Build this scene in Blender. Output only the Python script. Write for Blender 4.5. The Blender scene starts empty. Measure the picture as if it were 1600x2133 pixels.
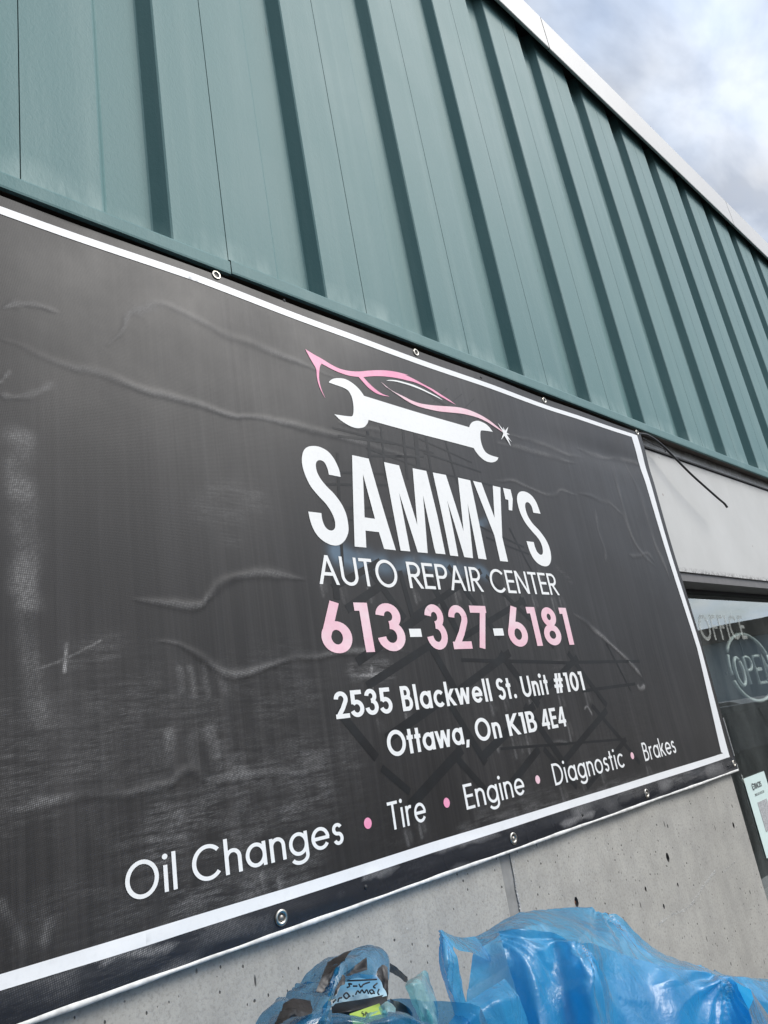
import bpy, bmesh, math, random
import numpy as np
from mathutils import Vector, Matrix, noise as mnoise
from mathutils.geometry import delaunay_2d_cdt
random.seed(7); rng = np.random.default_rng(7)
SC = bpy.context.scene
COL = SC.collection

# ------------------------------------------------------------------ camera
CAM_R = np.array([[0.71129514, -0.68427268, -0.16071752],
                  [0.10350577, 0.32812679, -0.93894588],
                  [0.69523074, 0.65123245, 0.30422116]])
CAMP = np.array([0.0, -1.10, 1.55]); FPX = 1560.0
cam = bpy.data.cameras.new('camera'); camo = bpy.data.objects.new('camera', cam); COL.objects.link(camo)
cam.sensor_fit = 'VERTICAL'; cam.sensor_height = 24.0; cam.lens = 24.0 * FPX / 2133.0
cam.clip_start = 0.02; cam.clip_end = 2000
r_, d_, f_ = CAM_R
camo.matrix_world = Matrix(((r_[0], -d_[0], -f_[0], CAMP[0]), (r_[1], -d_[1], -f_[1], CAMP[1]),
                            (r_[2], -d_[2], -f_[2], CAMP[2]), (0, 0, 0, 1)))
SC.camera = camo

# ------------------------------------------------------------------ world, sun, exposure
SUN_DIR = Vector((0.66, -0.93, 0.98)).normalized()
SUN_EL = math.asin(SUN_DIR.z); SUN_AZ = math.atan2(SUN_DIR.x, SUN_DIR.y)
W = bpy.data.worlds.new('World'); SC.world = W; W.use_nodes = True
nt = W.node_tree; nt.nodes.clear()
def wn(t, **k):
    n = nt.nodes.new(t)
    for a, b in k.items(): setattr(n, a, b)
    return n
wo = wn('ShaderNodeOutputWorld'); bg = wn('ShaderNodeBackground'); bg.inputs['Strength'].default_value = 0.09
sky = wn('ShaderNodeTexSky', sky_type='NISHITA', sun_disc=False)
sky.sun_elevation = SUN_EL; sky.sun_rotation = SUN_AZ
sky.air_density = 1.0; sky.dust_density = 1.5
tc = wn('ShaderNodeTexCoord'); sep = wn('ShaderNodeSeparateXYZ'); nt.links.new(tc.outputs['Generated'], sep.inputs[0])
zz = wn('ShaderNodeMath', operation='ADD'); zz.inputs[1].default_value = 0.25; nt.links.new(sep.outputs[2], zz.inputs[0])
zm = wn('ShaderNodeMath', operation='MAXIMUM'); zm.inputs[1].default_value = 0.05; nt.links.new(zz.outputs[0], zm.inputs[0])
dv = wn('ShaderNodeVectorMath', operation='DIVIDE'); cb = wn('ShaderNodeCombineXYZ')
for i in range(3): nt.links.new(zm.outputs[0], cb.inputs[i])
nt.links.new(tc.outputs['Generated'], dv.inputs[0]); nt.links.new(cb.outputs[0], dv.inputs[1])
mp = wn('ShaderNodeMapping'); mp.inputs['Location'].default_value = (3.1, 0.4, 1.7); mp.inputs['Rotation'].default_value = (0, 0, 0.5); mp.inputs['Scale'].default_value = (1.0, 1.5, 1.0)
nt.links.new(dv.outputs[0], mp.inputs[0])
n1 = wn('ShaderNodeTexNoise'); n1.inputs['Scale'].default_value = 4.6; n1.inputs['Detail'].default_value = 5; n1.inputs['Roughness'].default_value = 0.52; n1.inputs['Distortion'].default_value = 0.25
nt.links.new(mp.outputs[0], n1.inputs['Vector'])
cr = wn('ShaderNodeValToRGB'); cr.color_ramp.elements[0].position = 0.37; cr.color_ramp.elements[1].position = 0.60
cr.color_ramp.elements[0].color = (0.55, 0.55, 0.55, 1); cr.color_ramp.elements[1].color = (1, 1, 1, 1)
nt.links.new(n1.outputs[0], cr.inputs[0])
n2 = wn('ShaderNodeTexNoise'); n2.inputs['Scale'].default_value = 5.0; n2.inputs['Detail'].default_value = 3
nt.links.new(mp.outputs[0], n2.inputs['Vector'])
cc = wn('ShaderNodeMixRGB'); cc.inputs[1].default_value = (6.2, 8.4, 12.2, 1); cc.inputs[2].default_value = (12.6, 12.3, 11.7, 1)
nt.links.new(n2.outputs[0], cc.inputs[0])
mx = wn('ShaderNodeMixRGB'); nt.links.new(cr.outputs[0], mx.inputs[0]); nt.links.new(sky.outputs[0], mx.inputs[1]); nt.links.new(cc.outputs[0], mx.inputs[2])
# veiled sun: the cloud deck glows around the sun's place
dt = wn('ShaderNodeVectorMath', operation='DOT_PRODUCT'); dt.inputs[1].default_value = SUN_DIR; nt.links.new(tc.outputs['Generated'], dt.inputs[0])
d0 = wn('ShaderNodeMath', operation='MAXIMUM'); d0.inputs[1].default_value = 0.0; nt.links.new(dt.outputs['Value'], d0.inputs[0])
dp = wn('ShaderNodeMath', operation='POWER'); dp.inputs[1].default_value = 2.2; nt.links.new(d0.outputs[0], dp.inputs[0])
dm = wn('ShaderNodeMath', operation='MULTIPLY_ADD'); dm.inputs[1].default_value = 1.35; dm.inputs[2].default_value = 0.22; nt.links.new(dp.outputs[0], dm.inputs[0])
gl_ = wn('ShaderNodeVectorMath', operation='SCALE'); nt.links.new(mx.outputs[0], gl_.inputs[0]); nt.links.new(dm.outputs[0], gl_.inputs['Scale'])
nt.links.new(gl_.outputs[0], bg.inputs['Color']); nt.links.new(bg.outputs[0], wo.inputs[0])
sl = bpy.data.lights.new('sun', 'SUN'); sl.energy = 2.0; sl.angle = math.radians(26); sl.color = (1.0, 0.96, 0.9)
so = bpy.data.objects.new('sun', sl); COL.objects.link(so); so.rotation_euler = SUN_DIR.to_track_quat('Z', 'Y').to_euler()
SC.view_settings.view_transform = 'Standard'; SC.view_settings.look = 'None'; SC.view_settings.gamma = 1.0
SC.view_settings.exposure = 0.44

# ------------------------------------------------------------------ helpers
def P(px, py, D=1.10):
    """world point on the plane parallel to the wall, D metres from the camera, under a photo pixel"""
    v = CAM_R.T @ np.array([(px - 800) / FPX, (py - 1066.5) / FPX, 1.0])
    return CAMP + v * (D / v[1])
def XZ(px, py, D=1.10):
    p = P(px, py, D); return (p[0], p[2])
def tag(o, label=None, cat=None, group=None, kind=None):
    if label: o['label'] = label
    if cat: o['category'] = cat
    if group: o['group'] = group
    if kind: o['kind'] = kind
    return o
def thing(name, label, cat, loc=(0, 0, 0), group=None):
    o = bpy.data.objects.new(name, None); o.empty_display_size = 0.1; COL.objects.link(o); o.location = loc
    return tag(o, label, cat, group)
def link(name, me, mat, parent=None, smooth=False):
    o = bpy.data.objects.new(name, me); COL.objects.link(o)
    if mat: me.materials.append(mat)
    if parent:
        o.parent = parent
        # geometry is written in world coordinates: undo the parents' offsets
        off = Vector((0, 0, 0)); p = parent
        while p: off += p.location; p = p.parent
        o.location = -off
    if smooth:
        me.polygons.foreach_set('use_smooth', [True] * len(me.polygons))
    return o
def mk(name, verts, faces, mat, parent=None, smooth=False):
    me = bpy.data.meshes.new(name); me.from_pydata([tuple(map(float, v)) for v in verts], [], faces); me.update()
    return link(name, me, mat, parent, smooth)
class MB:
    def __init__(s): s.v = []; s.f = []
    def add(s, vs, fs):
        b = len(s.v); s.v += [tuple(v) for v in vs]; s.f += [tuple(i + b for i in f) for f in fs]
    def box(s, x0, x1, y0, y1, z0, z1):
        s.add([(x0, y0, z0), (x1, y0, z0), (x1, y1, z0), (x0, y1, z0), (x0, y0, z1), (x1, y0, z1), (x1, y1, z1), (x0, y1, z1)],
              [(0, 3, 2, 1), (4, 5, 6, 7), (0, 1, 5, 4), (1, 2, 6, 5), (2, 3, 7, 6), (3, 0, 4, 7)])
    def tube(s, pts, r, n=10, cap=True):
        pts = [Vector(p) for p in pts]; rs = r if isinstance(r, (list, tuple)) else [r] * len(pts)
        rings = []; up = Vector((0.13, 0.31, 0.94))
        for i, p in enumerate(pts):
            t = (pts[min(i + 1, len(pts) - 1)] - pts[max(i - 1, 0)]).normalized()
            a = t.cross(up)
            if a.length < 1e-4: a = t.cross(Vector((1, 0, 0)))
            a.normalize(); b = t.cross(a)
            rings.append([p + (a * math.cos(2 * math.pi * k / n) + b * math.sin(2 * math.pi * k / n)) * rs[i] for k in range(n)])
        vs = [v for r_ in rings for v in r_]; fs = []
        for i in range(len(pts) - 1):
            for k in range(n):
                fs.append((i * n + k, i * n + (k + 1) % n, (i + 1) * n + (k + 1) % n, (i + 1) * n + k))
        if cap: fs += [tuple(range(n))[::-1], tuple((len(pts) - 1) * n + k for k in range(n))]
        s.add(vs, fs)
    def lathe(s, c, prof, n=24, axis='Y'):
        vs = []; fs = []
        for (r, h) in prof:
            for k in range(n):
                a = 2 * math.pi * k / n
                if axis == 'Y': vs.append((c[0] + r * math.cos(a), c[1] + h, c[2] + r * math.sin(a)))
                elif axis == 'X': vs.append((c[0] + h, c[1] + r * math.cos(a), c[2] + r * math.sin(a)))
                else: vs.append((c[0] + r * math.cos(a), c[1] + r * math.sin(a), c[2] + h))
        for i in range(len(prof) - 1):
            for k in range(n): fs.append((i * n + k, i * n + (k + 1) % n, (i + 1) * n + (k + 1) % n, (i + 1) * n + k))
        s.add(vs, fs)
    def build(s, name, mat, parent=None, smooth=False, bevel=0):
        o = mk(name, s.v, s.f, mat, parent, smooth)
        bm = bmesh.new(); bm.from_mesh(o.data); bmesh.ops.recalc_face_normals(bm, faces=bm.faces)
        if bevel: bmesh.ops.bevel(bm, geom=bm.edges[:], offset=bevel, segments=2, affect='EDGES', clamp_overlap=True)
        bm.to_mesh(o.data); bm.free()
        return o
def catmull(pts, n=8, closed=False):
    pts = [np.array(p, float) for p in pts]; out = []; N = len(pts)
    rngi = range(N if closed else N - 1)
    for i in rngi:
        if closed: p0, p1, p2, p3 = pts[i - 1], pts[i], pts[(i + 1) % N], pts[(i + 2) % N]
        else: p0, p1, p2, p3 = pts[max(i - 1, 0)], pts[i], pts[i + 1], pts[min(i + 2, N - 1)]
        for k in range(n):
            t = k / n
            out.append(0.5 * ((2 * p1) + (-p0 + p2) * t + (2 * p0 - 5 * p1 + 4 * p2 - p3) * t * t + (-p0 + 3 * p1 - 3 * p2 + p3) * t ** 3))
    if not closed: out.append(pts[-1])
    return out

# ------------------------------------------------------------------ materials
class NT:
    def __init__(s, name):
        s.m = bpy.data.materials.new(name); s.m.use_nodes = True; s.t = s.m.node_tree; s.t.nodes.clear()
        s.out = s.n('ShaderNodeOutputMaterial'); s.obj = None
    def n(s, t, **k):
        x = s.t.nodes.new(t)
        for a, b in k.items(): setattr(x, a, b)
        return x
    def l(s, a, b): s.t.links.new(a, b)
    def co(s):
        if not s.obj: s.obj = s.n('ShaderNodeNewGeometry').outputs['Position']
        return s.obj
    def noise(s, scale, detail=4, rough=0.55, stretch=None, dist=0):
        x = s.n('ShaderNodeTexNoise'); x.inputs['Scale'].default_value = scale; x.inputs['Detail'].default_value = detail
        x.inputs['Roughness'].default_value = rough; x.inputs['Distortion'].default_value = dist
        v = s.co()
        if stretch:
            mp = s.n('ShaderNodeMapping'); mp.inputs['Scale'].default_value = stretch; s.l(v, mp.inputs[0]); v = mp.outputs[0]
        s.l(v, x.inputs['Vector']); return x.outputs[0]
    def voro(s, scale, stretch=None, rnd=1.0):
        x = s.n('ShaderNodeTexVoronoi'); x.inputs['Scale'].default_value = scale; x.inputs['Randomness'].default_value = rnd
        v = s.co()
        if stretch:
            mp = s.n('ShaderNodeMapping'); mp.inputs['Scale'].default_value = stretch; s.l(v, mp.inputs[0]); v = mp.outputs[0]
        s.l(v, x.inputs['Vector']); return x
    def ramp(s, src, stops):
        r = s.n('ShaderNodeValToRGB'); e = r.color_ramp.elements
        while len(e) < len(stops): e.new(0.5)
        for i, (p, c) in enumerate(stops):
            e[i].position = p; e[i].color = (c, c, c, 1) if not isinstance(c, (tuple, list)) else (*c, 1)
        s.l(src, r.inputs[0]); return r.outputs[0]
    def mix(s, fac, a, b, mode='MIX'):
        m = s.n('ShaderNodeMixRGB', blend_type=mode)
        for i, x in enumerate((fac, a, b)):
            if isinstance(x, (int, float)): m.inputs[i].default_value = x if i == 0 else (x, x, x, 1)
            elif isinstance(x, tuple): m.inputs[i].default_value = (*x, 1)
            else: s.l(x, m.inputs[i])
        return m.outputs[0]
    def math(s, op, a, b=0.0):
        m = s.n('ShaderNodeMath', operation=op)
        for i, x in enumerate((a, b)):
            if isinstance(x, (int, float)): m.inputs[i].default_value = x
            else: s.l(x, m.inputs[i])
        return m.outputs[0]
    def attr(s, name):
        a = s.n('ShaderNodeAttribute'); a.attribute_name = name; return a.outputs['Fac']
    def bump(s, h, strength=0.3, dist=0.002):
        b = s.n('ShaderNodeBump'); b.inputs['Strength'].default_value = strength; b.inputs['Distance'].default_value = dist
        s.l(h, b.inputs['Height']); return b.outputs[0]
    def bsdf(s, col, rough=0.6, metal=0.0, spec=0.5, bump=None, **kw):
        p = s.n('ShaderNodeBsdfPrincipled')
        for nm, x in (('Base Color', col), ('Roughness', rough), ('Metallic', metal), ('Specular IOR Level', spec)):
            if isinstance(x, (int, float)) and nm != 'Base Color': p.inputs[nm].default_value = x
            elif isinstance(x, (int, float)): p.inputs[nm].default_value = (x, x, x, 1)
            elif isinstance(x, tuple): p.inputs[nm].default_value = (*x, 1)
            else: s.l(x, p.inputs[nm])
        for k, v in kw.items(): p.inputs[k].default_value = v
        if bump is not None: s.l(bump, p.inputs['Normal'])
        s.l(p.outputs[0], s.out.inputs[0]); return p
def simple(name, col, rough=0.6, metal=0, nscale=30, var=0.12, spec=0.5, bumpd=0.0):
    t = NT(name); n = t.noise(nscale, 5)
    c = t.mix(t.ramp(n, [(0.3, 0.0), (0.7, 1.0)]), tuple(x * (1 - var) for x in col), tuple(min(1, x * (1 + var)) for x in col))
    b = t.bump(n, 0.3, bumpd) if bumpd else None
    t.bsdf(c, rough, metal, spec, b); return t.m

M = {}
def mat_cladding():
    t = NT('teal_embossed_steel')
    big = t.noise(1.7, 4, 0.6); streak = t.noise(1.0, 5, 0.6, (16, 16, 0.5)); fine = t.noise(420, 3, 0.6); emb = t.noise(130, 3, 0.65, (1.0, 1.0, 0.6), 0.6)
    c = t.mix(t.ramp(big, [(0.3, 0), (0.72, 1)]), (0.098, 0.192, 0.192), (0.138, 0.236, 0.232))
    c = t.mix(t.ramp(streak, [(0.48, 0), (0.78, 0.35)]), c, (0.24, 0.33, 0.315))
    c = t.mix(t.ramp(fine, [(0.35, 0.10), (0.6, 0)]), c, (0.12, 0.2, 0.2))
    # chalky bloom just above the bottom flashing, small dark nicks
    pos = t.n('ShaderNodeSeparateXYZ'); t.l(t.co(), pos.inputs[0])
    low = t.n('ShaderNodeMapRange'); low.inputs[1].default_value = 2.597; low.inputs[2].default_value = 2.66; low.inputs[3].default_value = 1; low.inputs[4].default_value = 0
    t.l(pos.outputs[2], low.inputs[0])
    blo = t.math('MULTIPLY', t.math('MULTIPLY', low.outputs[0], t.math('GREATER_THAN', pos.outputs[2], 2.594)), t.ramp(t.noise(9, 4, 0.7, (1, 1, 0.3)), [(0.42, 0), (0.62, 1)]))
    c = t.mix(t.math('MULTIPLY', blo, 0.42), c, (0.40, 0.50, 0.475))
    v = t.voro(6.5, (1, 1, 0.30)); nick = t.math('MAXIMUM', t.ramp(v.outputs['Distance'], [(0.014, 1), (0.026, 0)]), t.math('MULTIPLY', t.ramp(t.voro(9, (1, 1, 0.10)).outputs['Distance'], [(0.012, 1), (0.022, 0)]), 0.6))
    c = t.mix(t.math('MULTIPLY', nick, 0.8), c, (0.03, 0.05, 0.05))
    t.bsdf(c, t.ramp(big, [(0.3, 0.50), (0.7, 0.60)]), 0, 0.2, t.bump(t.math('ADD', emb, t.math('MULTIPLY', t.noise(5, 2, 0.5, (1, 1, 0.35)), 3.0)), 0.42, 0.0014)); return t.m
def mat_concrete():
    t = NT('grey_concrete')
    big = t.noise(2.2, 5, 0.6); mid = t.noise(14, 5, 0.65); fine = t.noise(160, 4, 0.7)
    c = t.mix(t.ramp(big, [(0.3, 0), (0.7, 1)]), (0.352, 0.337, 0.300), (0.432, 0.417, 0.378))
    c = t.mix(t.ramp(mid, [(0.40, 0), (0.70, 0.55)]), c, (0.275, 0.265, 0.245))
    c = t.mix(t.ramp(fine, [(0.30, 0.55), (0.52, 0)]), c, (0.19, 0.185, 0.17))
    st = t.noise(1.0, 4, 0.6, (30, 30, 1.6)); c = t.mix(t.ramp(st, [(0.5, 0), (0.8, 0.45)]), c, (0.26, 0.25, 0.23))
    # air-bubble pits of a few sizes
    pits = None; h = fine
    for sc, a, b, str_ in ((34, 0.06, 0.095, (1, 1, 1)), (70, 0.07, 0.12, (1, 1, 0.6)), (17, 0.042, 0.06, (1, 1, 0.55)), (26, 0.035, 0.06, (1, 1, 0.25))):
        v = t.voro(sc, str_)
        sel = t.math('GREATER_THAN', t.n_sep(v.outputs['Color']), 0.38)
        p = t.math('MULTIPLY', t.ramp(v.outputs['Distance'], [(a, 1), (b, 0)]), sel)
        pits = p if pits is None else t.math('MAXIMUM', pits, p)
    c = t.mix(t.math('MULTIPLY', pits, 0.9), c, (0.045, 0.043, 0.04))
    # pale chips
    v = t.voro(21); c = t.mix(t.math('MULTIPLY', t.ramp(v.outputs['Distance'], [(0.02, 0.8), (0.04, 0)]), 1.0), c, (0.6, 0.6, 0.58))
    hh = t.math('SUBTRACT', t.math('MULTIPLY', fine, 0.35), pits)
    t.bsdf(c, 0.85, 0, 0.3, t.bump(t.math('ADD', hh, t.math('MULTIPLY', mid, 0.5)), 0.6, 0.0022)); return t.m
def _nsep(s, col):
    q = s.n('ShaderNodeSeparateColor'); s.l(col, q.inputs[0]); return q.outputs[0]
NT.n_sep = _nsep
def mat_vinyl():
    t = NT('black_vinyl_banner')
    big = t.noise(1.3, 4, 0.6); st = t.noise(1.0, 6, 0.7, (95, 95, 0.9)); st2 = t.noise(1.0, 5, 0.7, (26, 26, 0.5))
    c = t.mix(t.ramp(big, [(0.3, 0), (0.7, 1)]), (0.0185, 0.0172, 0.0165), (0.027, 0.0252, 0.0242))
    c = t.mix(t.math('MULTIPLY', t.ramp(st, [(0.42, 0), (0.75, 0.24)]), t.ramp(t.noise(1.6, 3, 0.6), [(0.38, 0.15), (0.66, 1.0)])), c, (0.13, 0.12, 0.115))
    c = t.mix(t.ramp(st2, [(0.5, 0), (0.8, 0.08)]), c, (0.15, 0.15, 0.155))
    # woven scrim: two crossed fine waves
    def wave(dx, dz, sc):
        w = t.n('ShaderNodeTexWave', wave_type='BANDS', bands_direction='X'); w.inputs['Scale'].default_value = sc
        mp = t.n('ShaderNodeMapping'); mp.inputs['Rotation'].default_value = (0, math.atan2(dz, dx), 0); t.l(t.co(), mp.inputs[0]); t.l(mp.outputs[0], w.inputs['Vector'])
        return w.outputs[1] if False else w.outputs['Fac']
    weave = t.math('MULTIPLY', wave(1, 0.15, 118), wave(-0.15, 1, 118))
    sc = t.attr('scuff'); fine = t.noise(240, 3, 0.7)
    br = t.ramp(t.noise(1.0, 5, 0.75, (14, 14, 120)), [(0.40, 0.0), (0.72, 1.0)])
    wv = t.ramp(weave, [(0.15, 0.25), (0.6, 1.0)])
    s2 = t.math('MULTIPLY', sc, wv); s3 = t.math('MULTIPLY', t.attr('scratch'), t.math('MULTIPLY', br, wv))
    dust = t.math('ADD', s2, s3)
    c = t.mix(t.attr('hem'), c, (0.021, 0.0225, 0.027))
    c = t.mix(dust, c, (0.42, 0.41, 0.40))
    c = t.mix(t.attr('blue'), c, (0.10, 0.15, 0.20))
    hh = t.math('ADD', t.math('MULTIPLY', weave, 0.6), t.math('MULTIPLY', fine, 0.4))
    rr = t.math('ADD', t.ramp(t.noise(5, 4, 0.6), [(0.3, 0.36), (0.7, 0.46)]), t.math('MULTIPLY', t.attr('scuff'), 0.2))
    rr = t.math('SUBTRACT', rr, t.math('MULTIPLY', t.attr('hem'), 0.16))
    t.bsdf(c, rr, 0, 0.24, t.bump(hh, 0.13, 0.0007)); return t.m
def mat_print(name, col, wear=0.0, wearcol=(0.8, 0.78, 0.77), rough=0.42, spec=0.4):
    t = NT(name); n = t.noise(14, 5, 0.65); n2 = t.noise(120, 4, 0.7)
    c = t.mix(t.ramp(n, [(0.35, 0), (0.75, wear)]), col, wearcol)
    c = t.mix(t.ramp(t.noise(10, 5, 0.7), [(0.58, 0), (0.78, 0.22)]), c, tuple(x * 0.6 for x in col))
    c = t.mix(t.ramp(n2, [(0.3, 0.12), (0.5, 0)]), c, tuple(x * 0.6 for x in col))
    t.bsdf(c, rough, 0, spec, t.bump(n2, 0.15, 0.0005)); return t.m
def mat_film(name, deep, pale, trans=0.42, rough=0.3):
    t = NT(name)
    n = t.noise(7, 5, 0.6, None, 0.5); n2 = t.noise(24, 6, 0.62, (1, 1, 0.45), 1.8); n3 = t.noise(120, 3, 0.6, None, 0.8)
    c = t.mix(t.ramp(n, [(0.3, 0), (0.7, 1)]), deep, pale)
    rid = t.math('ABSOLUTE', t.math('SUBTRACT', n2, 0.5))
    bp = t.bump(t.math('ADD', t.math('MULTIPLY', rid, 1.2), t.math('MULTIPLY', n3, 0.2)), 0.55, 0.005)
    dif = t.n('ShaderNodeBsdfDiffuse'); t.l(c, dif.inputs[0]); t.l(bp, dif.inputs['Normal'])
    trl = t.n('ShaderNodeBsdfTranslucent'); t.l(c, trl.inputs[0]); t.l(bp, trl.inputs['Normal'])
    m1 = t.n('ShaderNodeMixShader'); m1.inputs[0].default_value = 0.55; t.l(dif.outputs[0], m1.inputs[1]); t.l(trl.outputs[0], m1.inputs[2])
    tr = t.n('ShaderNodeBsdfTransparent'); t.l(t.mix(0.45, c, (0.75, 0.93, 1.0)), tr.inputs[0])
    lw_ = t.n('ShaderNodeLayerWeight'); lw_.inputs[0].default_value = 0.35
    m2 = t.n('ShaderNodeMixShader'); t.l(t.math('SUBTRACT', trans + 0.08, t.math('MULTIPLY', lw_.outputs['Facing'], 0.30)), m2.inputs[0]); t.l(m1.outputs[0], m2.inputs[1]); t.l(tr.outputs[0], m2.inputs[2])
    gl = t.n('ShaderNodeBsdfGlossy'); gl.inputs['Roughness'].default_value = rough; t.l(bp, gl.inputs['Normal'])
    fr = t.n('ShaderNodeFresnel'); fr.inputs[0].default_value = 1.5; t.l(bp, fr.inputs['Normal'])
    m3 = t.n('ShaderNodeMixShader'); t.l(t.math('MULTIPLY', t.math('MULTIPLY', fr.outputs[0], 1.4), t.math('SUBTRACT', 1.0, t.n('ShaderNodeNewGeometry').outputs['Backfacing'])), m3.inputs[0]); t.l(m2.outputs[0], m3.inputs[1]); t.l(gl.outputs[0], m3.inputs[2])
    t.l(m3.outputs[0], t.out.inputs[0]); return t.m
def mat_glass():
    t = NT('window_glass')
    wob = t.bump(t.noise(1.2, 2, 0.5), 0.05, 0.02)
    tr = t.n('ShaderNodeBsdfTransparent'); tr.inputs[0].default_value = (0.96, 1.0, 0.98, 1)
    gl = t.n('ShaderNodeBsdfGlossy'); gl.inputs['Roughness'].default_value = 0.015; t.l(wob, gl.inputs['Normal']); gl.inputs[0].default_value = (0.95, 1.0, 0.97, 1)
    fr = t.n('ShaderNodeFresnel'); fr.inputs[0].default_value = 1.95
    front = t.math('SUBTRACT', 1.0, t.n('ShaderNodeNewGeometry').outputs['Backfacing'])
    m = t.n('ShaderNodeMixShader'); t.l(t.math('MULTIPLY', t.math('MINIMUM', t.math('MULTIPLY', fr.outputs[0], 2.15), 0.9), front), m.inputs[0]); t.l(tr.outputs[0], m.inputs[1]); t.l(gl.outputs[0], m.inputs[2])
    df = t.n('ShaderNodeBsdfDiffuse'); df.inputs[0].default_value = (0.5, 0.52, 0.5, 1)
    m2 = t.n('ShaderNodeMixShader'); t.l(t.ramp(t.noise(6, 5, 0.7, (1, 1, 0.3)), [(0.4, 0.015), (0.75, 0.10)]), m2.inputs[0]); t.l(m.outputs[0], m2.inputs[1]); t.l(df.outputs[0], m2.inputs[2])
    t.l(m2.outputs[0], t.out.inputs[0]); return t.m
def mat_white_panel():
    t = NT('weathered_white_panel')
    big = t.noise(2.5, 5, 0.6); c = t.mix(t.ramp(big, [(0.3, 0), (0.7, 1)]), (0.47, 0.465, 0.44), (0.55, 0.545, 0.52))
    v = t.voro(11, (1, 1, 0.7)); c = t.mix(t.math('MULTIPLY', t.ramp(v.outputs['Distance'], [(0.03, 0.8), (0.055, 0)]), t.math('GREATER_THAN', t.n_sep(v.outputs['Color']), 0.5)), c, (0.2, 0.13, 0.1))
    c = t.mix(t.ramp(t.noise(1.0, 5, 0.7, (12, 12, 1.2)), [(0.55, 0), (0.85, 0.25)]), c, (0.45, 0.42, 0.38))
    pos = t.n('ShaderNodeSeparateXYZ'); t.l(t.co(), pos.inputs[0])
    # grime along the top strip, flaking paint along the bottom edge
    hi = t.n('ShaderNodeMapRange'); hi.inputs[1].default_value = 2.485; hi.inputs[2].default_value = 2.56; t.l(pos.outputs[2], hi.inputs[0])
    c = t.mix(t.math('MULTIPLY', hi.outputs[0], t.ramp(t.noise(22, 5, 0.75, (0.5, 1, 1)), [(0.35, 0.1), (0.62, 0.85)])), c, (0.14, 0.115, 0.09))
    lo = t.n('ShaderNodeMapRange'); lo.inputs[1].default_value = 2.035; lo.inputs[2].default_value = 2.012; t.l(pos.outputs[2], lo.inputs[0])
    c = t.mix(t.math('MULTIPLY', lo.outputs[0], t.ramp(t.noise(70, 4, 0.75), [(0.48, 0), (0.55, 1)])), c, (0.10, 0.09, 0.085))
    t.bsdf(c, 0.5, 0, 0.4, t.bump(t.noise(60, 4), 0.1, 0.001)); return t.m
def mat_asphalt():
    t = NT('asphalt'); n = t.noise(3, 5, 0.6); f = t.noise(90, 3, 0.7)
    c = t.mix(n, (0.045, 0.045, 0.046), (0.075, 0.074, 0.072)); t.bsdf(c, 0.9, 0, 0.3, t.bump(f, 0.4, 0.004)); return t.m
def mat_blue_wall():
    t = NT('blue_corrugated_steel'); n = t.noise(0.6, 5, 0.6); c = t.mix(n, (0.46, 0.60, 0.70), (0.53, 0.67, 0.76))
    t.bsdf(c, 0.5, 0, 0.4); return t.m
M['clad'] = mat_cladding(); M['conc'] = mat_concrete(); M['vinyl'] = mat_vinyl()
M['white'] = mat_print('white_print', (0.80, 0.80, 0.78)); M['border'] = mat_print('white_border_print', (0.78, 0.785, 0.78))
M['pink'] = mat_print('pink_print', (0.82, 0.25, 0.42), 0.6, (0.85, 0.50, 0.60)); M['palepink'] = mat_print('faded_pink_print', (0.80, 0.47, 0.54), 0.85, (0.82, 0.68, 0.69))
M['dark'] = mat_print('dark_tread_print', (0.0115, 0.011, 0.011), 0.9, (0.020, 0.022, 0.023), 0.44, 0.22)
M['film'] = mat_film('blue_plastic_film', (0.015, 0.37, 0.69), (0.10, 0.56, 0.88), 0.36, 0.26)
M['film2'] = mat_film('blue_clear_plastic_film', (0.012, 0.20, 0.42), (0.06, 0.36, 0.60), 0.58, 0.22)
M['tealfilm'] = mat_film('teal_clear_film', (0.30, 0.66, 0.68), (0.52, 0.82, 0.82), 0.5)
M['glass'] = mat_glass(); M['panel'] = mat_white_panel(); M['asph'] = mat_asphalt(); M['bluewall'] = mat_blue_wall()
M['coping'] = simple('cream_coping_metal', (0.48, 0.47, 0.445), 0.45, 0, 2.5, 0.05)
M['soffit'] = simple('shade_and_groove_black', (0.012, 0.012, 0.012), 0.8, 0, 10, 0.2)  # near-black: paints in the shade behind the coping; also colours the panel groove
M['brown'] = simple('brown_soffit_metal', (0.10, 0.075, 0.06), 0.6, 0, 14, 0.35)
M['seal'] = simple('black_sealant', (0.012, 0.013, 0.014), 0.6, 0, 40, 0.3)
M['frame'] = simple('dark_bronze_frame', (0.135, 0.125, 0.118), 0.45, 0, 25, 0.15)
M['framedark'] = simple('black_glazing_bead', (0.02, 0.018, 0.017), 0.6, 0, 60, 0.4)
M['steel'] = simple('brass_steel_grommet', (0.50, 0.47, 0.41), 0.30, 1.0, 90, 0.2)
M['screw'] = simple('dull_screw', (0.30, 0.28, 0.25), 0.45, 0.8, 90, 0.3)
M['rust'] = simple('rusty_bolt', (0.16, 0.06, 0.025), 0.8, 0.2, 120, 0.4)
M['hole'] = simple('dark_concrete_hole', (0.07, 0.065, 0.06), 0.9, 0, 90, 0.4, 0.2, 0.002)
M['joint'] = simple('grey_joint_sealant', (0.245, 0.24, 0.225), 0.7, 0, 30, 0.2, 0.4, 0.001)
M['chip'] = simple('chipped_concrete', (0.47, 0.46, 0.435), 0.95, 0, 70, 0.25, 0.2, 0.006)
M['hemedge'] = simple('white_banner_edge', (0.70, 0.69, 0.65), 0.6, 0, 60, 0.25)
M['cable'] = simple('black_cable_jacket', (0.012, 0.012, 0.013), 0.4, 0, 60, 0.2)
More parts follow.
